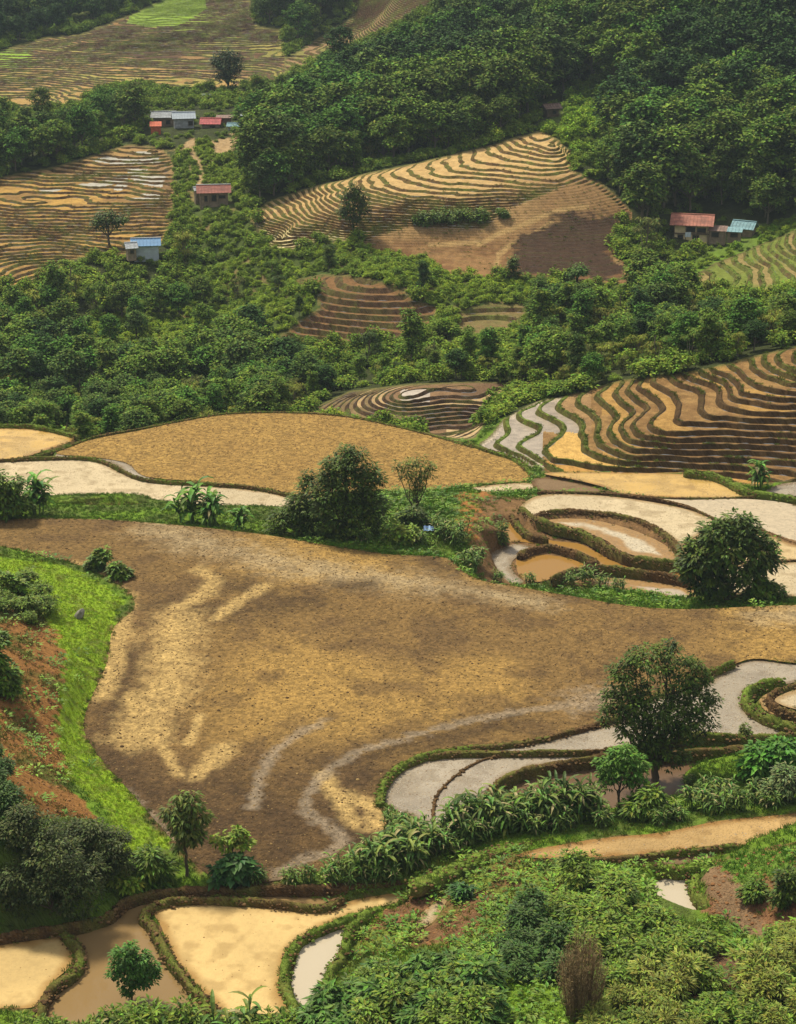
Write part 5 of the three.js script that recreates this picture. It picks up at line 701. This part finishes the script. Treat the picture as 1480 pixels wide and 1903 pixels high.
  // rough grass fringe round the big field and the ponds
  for (const P of PLOTS) { if (P.look === 'mound') continue; const f = P === FIELD; for (let i = 0; i < P.pts.length; i++) { const a = P.pts[i], c = P.pts[(i + 1) % P.pts.length], l = Math.hypot(c[0] - a[0], c[2] - a[2]), n = Math.round(l * (f ? 5 : 2)); for (let k = 0; k < n; k++) { const t = R(), x = lerp(a[0], c[0], t) + (R() - 0.5) * 0.5, z = lerp(a[2], c[2], t) + (R() - 0.5) * 0.5; if (fbm(x * 0.6, z * 0.6, 3, 46) < 0.5) continue; grass.push([x, P.y - 0.02, z, R() * 6.28, 0.3 + 0.5 * R(), mix3([0.1, 0.12, 0.02], [0.2, 0.24, 0.04], R())]); } } }
  for (const l of lips) grass.push([l[0], l[1], l[2], R() * 6.28, 0.5 + 0.7 * R(), mix3([0.07, 0.1, 0.016], [0.2, 0.27, 0.035], R())]);
  spread('grass', 'short green grass on the banks and slopes', tufts, grass, MF.grass);
  spread('weeds', 'low leafy weeds covering the hillock and banks', sprigs, weeds, MF.near);
  // clods of earth on the tilled ground
  const clods = [0, 1, 2].map((k) => { const g = new THREE.IcosahedronGeometry(1, 1), p = g.attributes.position; for (let i = 0; i < p.count; i++) { const x = p.getX(i), y = p.getY(i), z = p.getZ(i), f = 0.7 + 0.6 * vnoise(x * 1.7 + k * 9 + 20, y * 1.7 + z * 2.3 + 20, k); p.setXYZ(i, x * f, y * f * 0.6, z * f); } g.deleteAttribute('normal'); g.deleteAttribute('uv'); return g; });
  const lumps = [];
  for (let k = 0; k < 42000; k++) { const b = FIELD.region.b, x = lerp(Math.max(b[0], -40), Math.min(b[2], 40), R()), z = lerp(b[1], b[3], R()); if (!FIELD.region.has(x, z) || Math.abs(x) > -z * 0.22) continue; const s = 0.025 + 0.055 * R() * R() + (R() < 0.01 ? 0.06 : 0); lumps.push([x, FIELD.y, z, R() * 6.28, s, mix3([0.07, 0.04, 0.02], [0.36, 0.24, 0.1], R() ** 3)]); }
  for (let k = 0; k < 16000; k++) { const b = MOUND.region.b, x = lerp(b[0], b[2], R()), z = lerp(b[1], b[3], R()); if (!MOUND.region.has(x, z)) continue; lumps.push([x, MOUND.y, z, R() * 6.28, 0.04 + 0.07 * R() * R(), mix3([0.16, 0.09, 0.035], [0.4, 0.26, 0.1], R())]); }
  for (const P of PLOTS) if (/mud$|sand|path|pond|ochregrey/.test(P.look)) { const b = P.region.b, n = Math.round((b[2] - b[0]) * (b[3] - b[1]) * (P.look === 'sand' ? 1.2 : P.look === 'whitemud' || P.look === 'greymud' || P.look === 'pond' ? 20 : 5)); for (let k = 0; k < n; k++) { const x = lerp(b[0], b[2], R()), z = lerp(b[1], b[3], R()); if (!P.region.has(x, z) || Math.abs(x) > -z * 0.23) continue; lumps.push([x, P.y - 0.005, z, R() * 6.28, 0.02 + 0.04 * R() * R(), P.look === 'sand' ? [0.3, 0.19, 0.08] : mix3([0.22, 0.15, 0.1], [0.5, 0.4, 0.28], R())]); } }
  for (let k = 0; k < 16000; k++) { const px = R() * 1480, py = 1030 + R() * 870, hit = ['red', 'red2', 'hill', 'red3', 'dirt4'].some((n) => BANK[n].has(px, py)); if (!hit) continue; const p = spot(px, py); lumps.push([p[0], p[1], p[2], R() * 6.28, 0.04 + 0.1 * R() * R(), mix3([0.13, 0.06, 0.03], [0.3, 0.15, 0.06], R())]); }
  for (const b of bundLines) { const line = smoothLoop(b.px.map((p) => atHeight(p[0], p[1], b.h)), 8, false); for (let i = 1; i < line.length; i++) { const a = line[i - 1], c = line[i], l = Math.hypot(c[0] - a[0], c[2] - a[2]), n = Math.round(l * 34 * b.w); for (let k = 0; k < n; k++) { const t = R(), o = (R() - 0.5) * b.w * 2, dx = (c[0] - a[0]) / l, dz = (c[2] - a[2]) / l; lumps.push([lerp(a[0], c[0], t) - dz * o, a[1] + b.up * clamp(1.25 - Math.abs(o) / b.w * 1.3, 0, 0.95), lerp(a[2], c[2], t) + dx * o, R() * 6.28, 0.05 + 0.09 * R() * R(), b.green > 0.6 && R() < 0.5 ? [0.12, 0.17, 0.03] : mix3([0.06, 0.034, 0.016], [0.17, 0.1, 0.045], R())]); } } }
  spread('soil_clods', 'loose clods of earth on the tilled fields and banks', clods, lumps, new THREE.MeshPhysicalMaterial({ roughness: 0.95, specularIntensity: 0.25 }));
}

// ------------------------------------------------------------------ woods
function forestKind(seed, type) {
  const R = rng(seed), T = new Build(), C = new Build(), blobs = [];
  if (type === 'broad') { blobs.push([0, 3.8, 0, 1.3]); for (let k = 0; k < 24; k++) { const a = k * 2.4 + R() * 0.8, e = -0.8 + 2.2 * (k / 24) + R() * 0.3, r = 1.75 + 0.7 * R(); blobs.push([Math.cos(a) * Math.cos(e) * r, 4 + Math.sin(e) * 2.5, Math.sin(a) * Math.cos(e) * r, 0.5 + 0.5 * R()]); } }
  else if (type === 'tall') { for (let k = 0; k < 9; k++) { const a = k * 2.4 + R(), t = k / 8, r = 0.9 * (1 - 0.5 * t) + 0.3 * R(); blobs.push([Math.cos(a) * r, 2.6 + t * 5.4, Math.sin(a) * r, 0.75 + 0.5 * R()]); } blobs.push([0, 6.2, 0, 1.2]); }
  else if (type === 'feather') { for (let k = 0; k < 11; k++) { const a = R() * 6.28, r = 0.5 + 1.2 * R(), y = 1.2 + 5.2 * R(); blobs.push([Math.cos(a) * r, y, Math.sin(a) * r, 0.45 + 0.4 * R()]); } }
  else { for (let k = 0; k < 8; k++) { const a = R() * 6.28, r = 1.3 * Math.sqrt(R()); blobs.push([Math.cos(a) * r, 0.5 + 1.3 * R(), Math.sin(a) * r, 0.6 + 0.5 * R()]); } }
  if (type !== 'low') { const tw = type === 'tall' ? 0.13 : 0.17, top = type === 'broad' ? 4.4 : 6.4; T.limb(bend([0, -0.6, 0], [(R() - 0.5) * 0.6, top, (R() - 0.5) * 0.6], R, 0.05, 5), tw, tw * 0.5, mix3([0.11, 0.085, 0.065], PALEBARK, type === 'tall' ? 0.7 : 0.25), 6); for (const b of blobs.slice(0, 9)) T.limb(bend([0, Math.max(1.5, b[1] - 2), 0], [b[0], b[1], b[2]], R, 0.1, 3), tw * 0.45, 0.03, [0.15, 0.12, 0.09], 4); if (type === 'feather') for (let k = 0; k < 4; k++) { const a = R() * 6.28; T.limb(bend([Math.cos(a) * 0.3, -0.3, Math.sin(a) * 0.3], [Math.cos(a) * 1.2, 4.5, Math.sin(a) * 1.2], R, 0.08, 4), 0.06, 0.03, PALEBARK, 4); } }
  const cols = type === 'feather' ? [[0.055, 0.08, 0.02], [0.21, 0.24, 0.06]] : type === 'low' ? [[0.05, 0.1, 0.016], [0.2, 0.29, 0.04]] : [[0.022, 0.05, 0.014], [0.13, 0.205, 0.038]];
  foliage(C, R, { blobs, clumps: type === 'low' ? 110 : type === 'feather' ? 300 : 400, per: 6, clumpR: type === 'feather' ? 0.3 : 0.34, leaf: type === 'feather' ? [0.55, 0.16] : [0.46, 0.3], cols, rich: false, top: 0.85, flat: 0.75, hang: type === 'feather' ? 0.7 : 0.2, tipLight: 0.18 });
  return [T.p.length ? T.geo(true) : null, C.geo()];
}
const woods = { broad: [1, 2, 3, 4, 5].map((k) => forestKind(700 + k, 'broad')), tall: [1, 2, 3].map((k) => forestKind(720 + k, 'tall')), feather: [1, 2, 3].map((k) => forestKind(740 + k, 'feather')), low: [1, 2, 3].map((k) => forestKind(760 + k, 'low')) };
const CLEAR = [[[1225, 395], [1410, 400], [1412, 455], [1225, 470]], [[268, 205], [462, 205], [462, 262], [268, 265]], [[352, 345], [436, 345], [436, 392], [352, 392]], [[228, 445], [306, 445], [306, 490], [228, 490]], [[1000, 188], [1050, 188], [1050, 235], [1000, 235]], [[365, 174], [400, 174], [400, 190], [365, 190]], [[300, 250], [460, 250], [460, 285], [400, 285], [380, 350], [360, 350], [365, 300], [330, 280]], [[560, 770], [650, 722], [700, 712], [700, 790], [620, 785]], [[185, 400], [235, 400], [235, 455], [185, 455]], [[635, 350], [680, 350], [680, 438], [635, 438]], [[408, 105], [445, 105], [445, 168], [408, 168]], [[945, 490], [967, 490], [967, 526], [945, 526]], [[1060, 492], [1088, 492], [1088, 524], [1060, 524]]].map((p) => new Region(p, 25));
{
  const R = rng(2024), trees = [], low = [];
  const visible = (x, y, z) => { for (let t = 0.5; t < 0.985; t += 0.01) { const a = x * t, b = CAM_Y + (y - CAM_Y) * t, c = z * t; if (c < -66 && heightAt(a, c) > b) return false; } return true; };
  const step = 2.05;
  const hides = (px, py, d, R, k) => { const h = 8 * k / d * F; for (const f of [0.3, 0.6, 0.9]) { if (CLEAR.some((c) => c.sd(px, py - h * f) > -14) || OPEN.light.sd(px, py - h * f) > 8) return true; } for (const T of TERR) for (const [a, b] of [[0, 0.92], [0, 0.6], [-0.3, 0.4], [0.3, 0.4], [-0.25, 0.75], [0.25, 0.75]]) if (T.region.sd(px + a * h, py - h * b) > 3) return R() < 0.97; return false; };
  for (let z = -192; z > -610; z -= step) for (let x = z * 0.235; x < -z * 0.235; x += step) {
    const X = x + (R() - 0.5) * step, Z = z + (R() - 0.5) * step, y = heightAt(X, Z), [px, py] = project(X, y, Z), r = R(), r2 = R(), r3 = R();
    if (px < -90 || px > 1570 || py < -150) continue;
    if (bilinear(gm, X, Z) < -0.05) continue;
    let tz = -99; for (const T of TERR) tz = Math.max(tz, T.region.sd(px, py)); if (tz > -1) continue;
    if (CLEAR.some((c) => c.sd(px, py) > -3)) { if (r < 0.55 && !PATHS.some((q) => q.has(px, py)) && !CLEAR.slice(0, 6).some((q) => { const b = q.b; return px > b[0] && px < b[2] && py < b[3] - 16 && py > b[3] - 30; })) low.push([X, y - 0.15, Z, R() * 6.28, 0.25 + 0.25 * r2, mix3([0.8, 0.85, 0.7], [1.7, 1.5, 0.9], r3), 0, 0, 0.9]); continue; }
    const scr = OPEN.scrub.sd(px, py), light = OPEN.light.has(px, py), rim = OPEN.grassrim.has(px, py), n = fbm(X * 0.03, Z * 0.03, 3, 61);
    const dens = light || rim ? 0 : scr > 0 ? (n > 0.56 ? 0.09 : 0.02) : -Z < 235 ? 0.4 : -Z < 310 ? 0.36 : 0.25;
    const deep = -Z / 1.5; let k = deep > 262 ? 1.15 : deep > 205 ? 1.45 : deep > 180 ? 1.05 : deep > 155 ? 0.85 : 0.62; if (scr > 0) k *= 0.6; if (tz > -14) k *= 0.7; if (px < 470 && py > 90 && py < 340) k = Math.min(k, 0.95); k *= 0.72 + 0.55 * r2;
    const cut = r < dens && (tz >= -5 || hides(px, py, -Z, R, k));
    if (cut) for (let e = 0; e < 4; e++) { const A = X + (R() - 0.5) * 3, B = Z + (R() - 0.5) * 3, q = project(A, heightAt(A, B), B); if (TERR.some((T) => T.region.sd(q[0], q[1]) > -2) || bilinear(gm, A, B) < -0.05) continue; low.push([A, heightAt(A, B) - 0.15, B, R() * 6.28, 0.35 + 0.45 * R(), mix3([0.7, 0.78, 0.65], [1.7, 1.5, 0.95], R()), 0, 0, 0.7 + 0.6 * R()]); }
    if (r < dens && !cut) {
      const feather = (deep < 200 ? 0.42 : 0.14), kind = r2 < feather ? 'feather' : r2 < feather + 0.2 ? 'tall' : 'broad', v = Math.floor(r3 * woods[kind].length), tn = fbm(X * 0.02, Z * 0.02, 3, 67) + (r2 * 7 % 1 - 0.5) * 0.35;
      trees.push({ x: X, y, z: Z, px, py, k, kind, v, turn: R() * 6.28, tint: py > 470 && R() < 0.45 ? (R() < 0.6 ? 1 : R() < 0.5 ? 3 : 4) : tn < 0.38 ? 2 : tn < 0.5 ? 0 : tn < 0.58 ? 4 : tn < 0.68 ? 1 : 3 });
    } else if (r2 < (light || scr > 0 ? 0.75 : rim ? 0.35 : tz > -12 ? 0.75 : 0.45)) {
      const t = fbm(X * 0.06, Z * 0.06, 3, 71), c = mix3([0.8, 0.85, 0.7], light ? [1.9, 1.9, 1] : [1.55, 1.4, 1], clamp(r3 * 0.6 + (t - 0.35) * 1.4)); if (rim) c[1] *= 1.2;
      low.push([X, y - 0.15, Z, R() * 6.28, (rim ? 0.4 : scr > 0 ? 0.5 : 0.75) * (0.5 + 0.8 * R()), c, 0, 0, 0.7 + 0.6 * R()]);
    }
  }
  for (let z = -235; z > -480; z -= 1.15) for (let x = z * 0.22; x < -z * 0.22; x += 1.15) { // low growth of the open slopes
    const X = x + (R() - 0.5), Z = z + (R() - 0.5), y = heightAt(X, Z), [px, py] = project(X, y, Z); if (px < -30 || px > 1510 || bilinear(gm, X, Z) < -0.05) continue;
    const scr = OPEN.scrub.sd(px, py) > -4, light = OPEN.light.has(px, py), rim = OPEN.grassrim.has(px, py); if (!scr && !light && !rim) continue;
    if (TERR.some((T) => T.region.sd(px, py) > -1) || PATHS.some((q) => q.has(px, py)) || CLEAR.slice(0, 6).some((q) => q.has(px, py))) continue;
    const n = fbm(X * 0.1, Z * 0.1, 3, 73); if (R() > (n > 0.35 ? 0.85 : 0.3)) continue;
    low.push([X, y - 0.1, Z, R() * 6.28, (rim ? 0.2 : 0.26) + 0.22 * R() * R(), mix3([0.9, 0.9, 0.7], [2.1, 1.85, 1.1], clamp(R() * 0.6 + (n - 0.35) * 1.3)), 0, 0, 0.7 + 0.7 * R()]);
  }
  const LOOK = { broad: 'rounded', tall: 'tall narrow', feather: 'feathery drooping' }, HUE = ['mid-green', 'yellowish green', 'very dark green', 'brownish olive', 'fresh green'];
  const region = (t) => t.py > 470 && t.px < 620 ? ['tree in the thick wood on the lower left valley side', 'trees of the wood on the lower left valley side']
    : t.py > 520 ? ['tree of the woodland belt behind the right terraces', 'trees of the woodland belt across the valley']
    : t.px > 1000 ? ['tree of the forested hillside above the red-tiled house', 'trees of the forested hillside at upper right']
    : t.px > 440 && t.py > 60 && t.py < 400 ? ['tree of the dark forest between hamlet and spur terraces', 'trees of the dark forest left of the hut']
    : t.py < 110 && t.px < 300 ? ['tree of the hazy wood in the top left corner', 'trees of the wood in the top left corner']
    : t.px < 470 ? ['tree of the wood around the metal-roofed hamlet', 'trees of the wood around the hamlet'] : ['tree on the high ridge at the top edge', 'trees on the high ridge at the top'];
  for (const t of trees) { t.see = t.px > 0 && t.px < 1480 && t.py > 0 && visible(t.x, t.y + 5 * t.k, t.z); t.size = t.see ? t.k * (t.kind === 'feather' ? 0.85 : 1) / -t.z : 0; }
  trees.sort((a, b) => b.size - a.size);
  trees.slice(0, 295).forEach((t) => { const [l0, g0] = region(t), look = HUE[t.tint] + ' ' + LOOK[t.kind], label = l0.replace(/^tree/, look + ' tree'), group = look + ' ' + g0, g = woods[t.kind][t.v], o = thing('forest_tree', label, 'tree', [t.x, t.y, t.z], t.turn, group); o.scale.setScalar(t.k); part('trunk', g[0], MF.bark, o); part('crown', g[1], farTints[t.tint], o); });
  const root = new THREE.Group(); root.name = 'forest'; root.userData.kind = 'stuff'; root.userData.label = 'dense forest of many trees over the far slopes'; scene.add(root);
  const m4 = new THREE.Matrix4(), q = new THREE.Quaternion(), up = new THREE.Vector3(0, 1, 0), col = new THREE.Color();
  for (const kind of ['broad', 'tall', 'feather']) woods[kind].forEach((g, v) => {
    const L = trees.slice(295).filter((t) => t.kind === kind && t.v === v); if (!L.length) return;
    for (const [geo, mat, c] of [[g[0], MF.bark, 0], [g[1], MF.far, 1]]) { const I = new THREE.InstancedMesh(geo, mat, L.length); I.name = c ? 'crown' : 'trunk'; L.forEach((t, i) => { I.setMatrixAt(i, m4.compose(new THREE.Vector3(t.x, t.y, t.z), q.setFromAxisAngle(up, t.turn), new THREE.Vector3(t.k, t.k, t.k))); if (c) I.setColorAt(i, farTints[t.tint].color); }); shade(I); root.add(I); }
  });
  spread('undergrowth', 'scrub and undergrowth on the far slopes', woods.low.map((g) => g[1]), low, MF.far);
  console.log('trees', trees.length, 'low', low.length);
}

// ------------------------------------------------------------------ houses
const paint = (c, r = 0.8, m = 0) => new THREE.MeshStandardMaterial({ color: new THREE.Color(...c), roughness: r, metalness: m });
const weather = (c, k = 0.35, scale = 0.6, r = 0.75) => new THREE.MeshStandardMaterial({ map: dataTex(128, (x, y) => { const n = fbm(x * 8, y * 8, 4, 131, 8), m = fbm(x * 30, y * 5, 3, 137, 30 * 0 || 0), f = 1 - k + 2 * k * n * (0.6 + 0.8 * m); return c.map((v) => Math.pow(clamp(v * f), 1 / 2.2)); }, true), roughness: r });
const box = (w, h, d, x = 0, y = 0, z = 0, rx = 0, ry = 0, rz = 0) => { const g = new THREE.BoxGeometry(w, h, d); if (rx || ry || rz) g.applyMatrix4(new THREE.Matrix4().makeRotationFromEuler(new THREE.Euler(rx, ry, rz))); g.translate(x, y, z); return g; };
const merge = (l) => mergeGeometries(l);
const HM = { beige: weather([0.78, 0.64, 0.38], 0.25), plank: weather([0.27, 0.2, 0.145], 0.5), dark: paint([0.02, 0.02, 0.02]), wood: weather([0.16, 0.11, 0.075], 0.4), tile: weather([0.36, 0.13, 0.09], 0.7), rust: weather([0.33, 0.11, 0.085], 0.6), red: weather([0.5, 0.1, 0.11], 0.6), blue: weather([0.2, 0.36, 0.42], 0.5), tarp: weather([0.13, 0.3, 0.55], 0.25, 0.5, 0.5), grey: weather([0.36, 0.38, 0.42], 0.55), pale: weather([0.46, 0.52, 0.6], 0.2), brown: weather([0.2, 0.12, 0.1], 0.5), orange: weather([0.55, 0.11, 0.05], 0.4) };
function slope(w, run, rise, th = 0.07, rib = 0.55) { // one roof slope: ridge along x at the top, falling toward +z
  const l = Math.hypot(run, rise), a = Math.atan2(rise, run), g = [box(w, th, l, 0, 0, 0)]; for (let x = -w / 2 + rib / 2; x < w / 2; x += rib) g.push(box(0.07, 0.05, l, x, th / 2 + 0.022, 0)); const m = merge(g); m.rotateX(a); m.translate(0, -rise / 2, run / 2); return m;
}
function gableEnds(w, d, rise, y) { const t = new THREE.Shape([[-d / 2, 0], [d / 2, 0], [0, rise]].map((p) => new THREE.Vector2(...p))); const g = new THREE.ExtrudeGeometry(t, { depth: 0.08, bevelEnabled: false }); g.rotateY(Math.PI / 2); const a = g.clone(); a.translate(w / 2 - 0.08, y, 0); g.translate(-w / 2, y, 0); const ix = (q) => { const r = q.index ? q.toNonIndexed() : q; return r; }; return [ix(g), ix(a)]; }
const nonIx = (l) => l.map((g) => (g.index ? g.toNonIndexed() : g));
// building with a gable roof: b = wall boxes and openings on the front (+z) as [x, y, w, h]
function hut(name, label, px, py, D, turn, o) {
  const p = atDist(px, py, D), t = thing(name, label, o.category ?? 'house', p, turn), s = pxm(p); const w = o.w * s, h = o.h * s * 1.03, d = o.d * s, rise = o.rise * s, ov = (o.over ?? 6) * s;
  const wall = [box(w, h + 1, d, 0, h / 2 - 0.5, 0)]; part('wall', merge(nonIx([...wall, ...(o.shed ? [] : gableEnds(w, d, rise * (d / (d + 2 * ov)) * 0.96, h))])), o.wall, t);
  if (o.shed) { const r = slope(w + 2 * ov, d + 2 * ov, rise, 0.08); r.translate(0, h + rise * 0.8, -d / 2 - ov); part('roof', r, o.roof, t); }
  else { const run = d / 2 + ov, rr = part('roof', slope(w + 2 * ov, run, rise), o.roof, t), b = slope(w + 2 * ov, run, rise); b.rotateY(Math.PI); rr.position.set(0, h + rise + 0.04, 0); const r2 = part('roof', b, o.roofBack ?? o.roof, t); r2.position.set(0, h + rise + 0.04, 0); part('ridge_cap', box(w + 2 * ov, 0.08, 0.3, 0, h + rise + 0.08, 0), o.roofBack ?? o.roof, t); }
  for (const [x, y, ww, hh] of o.openings ?? []) { const win = part('window', merge([box(ww * s + 0.12, 0.08, 0.08, x * s, (y + hh / 2) * s + 0.06, d / 2 + 0.03), box(ww * s + 0.12, 0.08, 0.08, x * s, (y - hh / 2) * s - 0.06, d / 2 + 0.03), box(0.07, hh * s, 0.08, (x - ww / 2) * s, y * s, d / 2 + 0.03), box(0.07, hh * s, 0.08, (x + ww / 2) * s, y * s, d / 2 + 0.03)]), HM.wood, t); part('pane', box(ww * s - 0.04, hh * s - 0.02, 0.03, x * s, y * s, d / 2 + 0.012), HM.dark, win); }
  for (const x of o.posts ?? []) part('post', box(0.12, h, 0.12, x * s, h / 2, d / 2 + ov * 0.6), HM.wood, t);
  for (const [nm, m, [x, y, z, a, b, c]] of o.extra ?? []) part(nm, box(a * s, b * s, c * s, x * s, y * s, z * s), m, t);
  return t;
}
hut('house', 'two-storey beige house with a red tiled gable roof at the forest edge', 1286, 446, 198, -0.22, { w: 62, h: 30, d: 38, rise: 17, over: 9, wall: HM.beige, roof: HM.tile, openings: [[-2, 23, 17, 9], [18, 22, 16, 9], [-20, 8, 10, 8], [8, 8, 12, 9]], posts: [-31, -10, 10, 30], extra: [['floor_beam', HM.wood, [0, 15.5, 20, 64, 2, 3]], ['balcony_rail', HM.wood, [10, 18.5, 21.5, 42, 1, 0.8]]] });
hut('shed', 'open wooden lean-to between the tiled house and the blue roof', 1333, 442, 196.5, -0.3, { w: 30, h: 15, d: 14, rise: 7, over: 3, shed: true, wall: HM.plank, roof: HM.brown, openings: [[-3, 7, 14, 9]], posts: [-14, 14], category: 'shed' });
hut('house', 'low house with a blue-green metal roof beside the tiled house', 1383, 438, 199, -0.5, { w: 36, h: 14, d: 24, rise: 13, over: 5, wall: HM.plank, roof: HM.blue, openings: [[-6, 6, 12, 8]] });
hut('shed', 'small annex with a lower blue-green roof in front of the blue-roofed house', 1365, 441, 197, -0.3, { w: 24, h: 12, d: 10, rise: 6, over: 3, shed: true, wall: HM.plank, roof: HM.blue, category: 'shed', openings: [[0, 5, 14, 7]] });
hut('stilt_house', 'dark wooden house on posts with a rusty red metal roof', 398, 376, 214, 0.12, { w: 52, h: 19, d: 24, rise: 13, over: 6, wall: HM.plank, roof: HM.rust, roofBack: HM.grey, openings: [[0, 10, 9, 11], [-15, 9, 6, 10], [15, 12, 13, 5]], posts: [-24, -8, 8, 24] });
hut('shed', 'small grey-roofed porch at the left end of the rusty-roofed house', 369, 373, 215.5, 0.3, { w: 13, h: 19, d: 14, rise: 6, over: 3, wall: HM.plank, roof: HM.grey, category: 'shed' });
hut('shed', 'long shed with a blue and grey roof and pale sheet walls below the left terraces', 272, 472, 197.5, 0.14, { w: 46, h: 17, d: 24, rise: 12, over: 5, wall: HM.pale, roof: HM.tarp, roofBack: HM.grey, category: 'shed' });
hut('shed', 'low end of the long shed with a whitish grey gable roof', 244, 471, 196.6, 0.3, { w: 16, h: 11, d: 22, rise: 9, over: 4, wall: HM.plank, roof: HM.grey, category: 'shed', openings: [[0, 5, 7, 6]] });
hut('house', 'hamlet house with the large pale blue metal roof', 342, 234, 254, 0.18, { w: 36, h: 14, d: 20, rise: 11, over: 4, wall: HM.grey, roof: HM.pale, openings: [[12, 6, 8, 7]] });
hut('house', 'long dark-walled hamlet house with a grey metal roof', 305, 232, 256, 0.1, { w: 38, h: 14, d: 20, rise: 10, over: 5, wall: HM.plank, roof: HM.grey, openings: [[-8, 6, 9, 7], [8, 6, 8, 7]] });
hut('shed', 'small orange-red sheet hut in front of the grey-roofed hamlet house', 290, 242, 250, 0.1, { w: 18, h: 9, d: 10, rise: 7, over: 2, shed: true, wall: HM.orange, roof: HM.orange, category: 'shed' });
hut('house', 'hamlet house with a bright red metal roof', 393, 239, 254, -0.05, { w: 32, h: 9, d: 20, rise: 10, over: 4, wall: HM.plank, roof: HM.red, openings: [[4, 4, 10, 5]] });
hut('shed', 'small grey hut with a light blue roof right of the red-roofed house', 435, 245, 252, -0.1, { w: 19, h: 10, d: 12, rise: 6, over: 3, wall: HM.grey, roof: HM.blue, category: 'shed', openings: [[5, 5, 6, 7]] });
hut('shed', 'dark flat-roofed shed behind the red-roofed hamlet house', 418, 226, 257, 0, { w: 24, h: 8, d: 12, rise: 3, over: 4, shed: true, wall: HM.wood, roof: HM.brown, category: 'shed' });
hut('shed', 'half-hidden pale shed at the right end of the hamlet', 455, 226, 257, 0, { w: 12, h: 8, d: 10, rise: 4, over: 2, shed: true, wall: HM.plank, roof: HM.pale, category: 'shed' });
hut('shed', 'tiny pale-roofed shed among trees above the hamlet', 384, 186, 283, -0.1, { w: 15, h: 5, d: 10, rise: 5, over: 2, wall: HM.wood, roof: HM.pale, category: 'shed' });
hut('hut', 'weathered brown hut with a sagging roof at the top of the spur', 1024, 214, 236.5, 0.45, { w: 26, h: 12, d: 16, rise: 8, over: 5, wall: HM.wood, roof: HM.brown, category: 'hut', openings: [[3, 6, 8, 6]], posts: [-13, 13] });
hut('shed', 'tiny grey-roofed hut hidden in the wood below the long shed', 306, 498, 196, 0.2, { w: 11, h: 5, d: 8, rise: 4, over: 2, wall: HM.wood, roof: HM.grey, category: 'shed' });
{ // laundry, a rock and a plastic sheet
  const cloth = (name, label, cat, p, w, h, c, flat) => { const g = new THREE.PlaneGeometry(w, h, 10, 8), q = g.attributes.position; for (let i = 0; i < q.count; i++) q.setZ(i, 0.12 * h * Math.sin(q.getX(i) / w * 14) * (0.4 + 0.6 * hash(i, 3, 1))); if (flat) g.rotateX(-1.2); g.computeVertexNormals(); const o = mesh(name, g, new THREE.MeshStandardMaterial({ color: new THREE.Color(...c), roughness: 0.7, side: THREE.DoubleSide })); o.position.set(...p); tag(o, label, cat); };
  cloth('laundry', 'pale blue laundry hanging in front of the tiled house', 'laundry', atDist(1279, 436, 195.6), 0.9, 0.75, [0.55, 0.62, 0.75]);
  const p = spot(797, 988); p[1] += 0.3; cloth('plastic_sheet', 'crumpled blue plastic sheet among weeds behind the big field', 'plastic sheet', p, 0.85, 0.6, [0.25, 0.4, 0.68], true);
  const r = spot(148, 1148), g = new THREE.IcosahedronGeometry(0.35, 3), v = g.attributes.position; for (let i = 0; i < v.count; i++) { const f = 0.75 + 0.5 * vnoise(v.getX(i) * 5 + 9, v.getY(i) * 5 + v.getZ(i) * 4 + 9, 5); v.setXYZ(i, v.getX(i) * f * 0.8, v.getY(i) * f * 1.5, v.getZ(i) * f); } g.computeVertexNormals(); g.rotateZ(-0.5);
  const o = mesh('rock', g, weather([0.2, 0.19, 0.16], 0.5)); o.position.set(r[0], r[1] + 0.2, r[2]); tag(o, 'grey upright rock in the bright grass of the left bank', 'rock');
}
renderer.render(scene, camera);
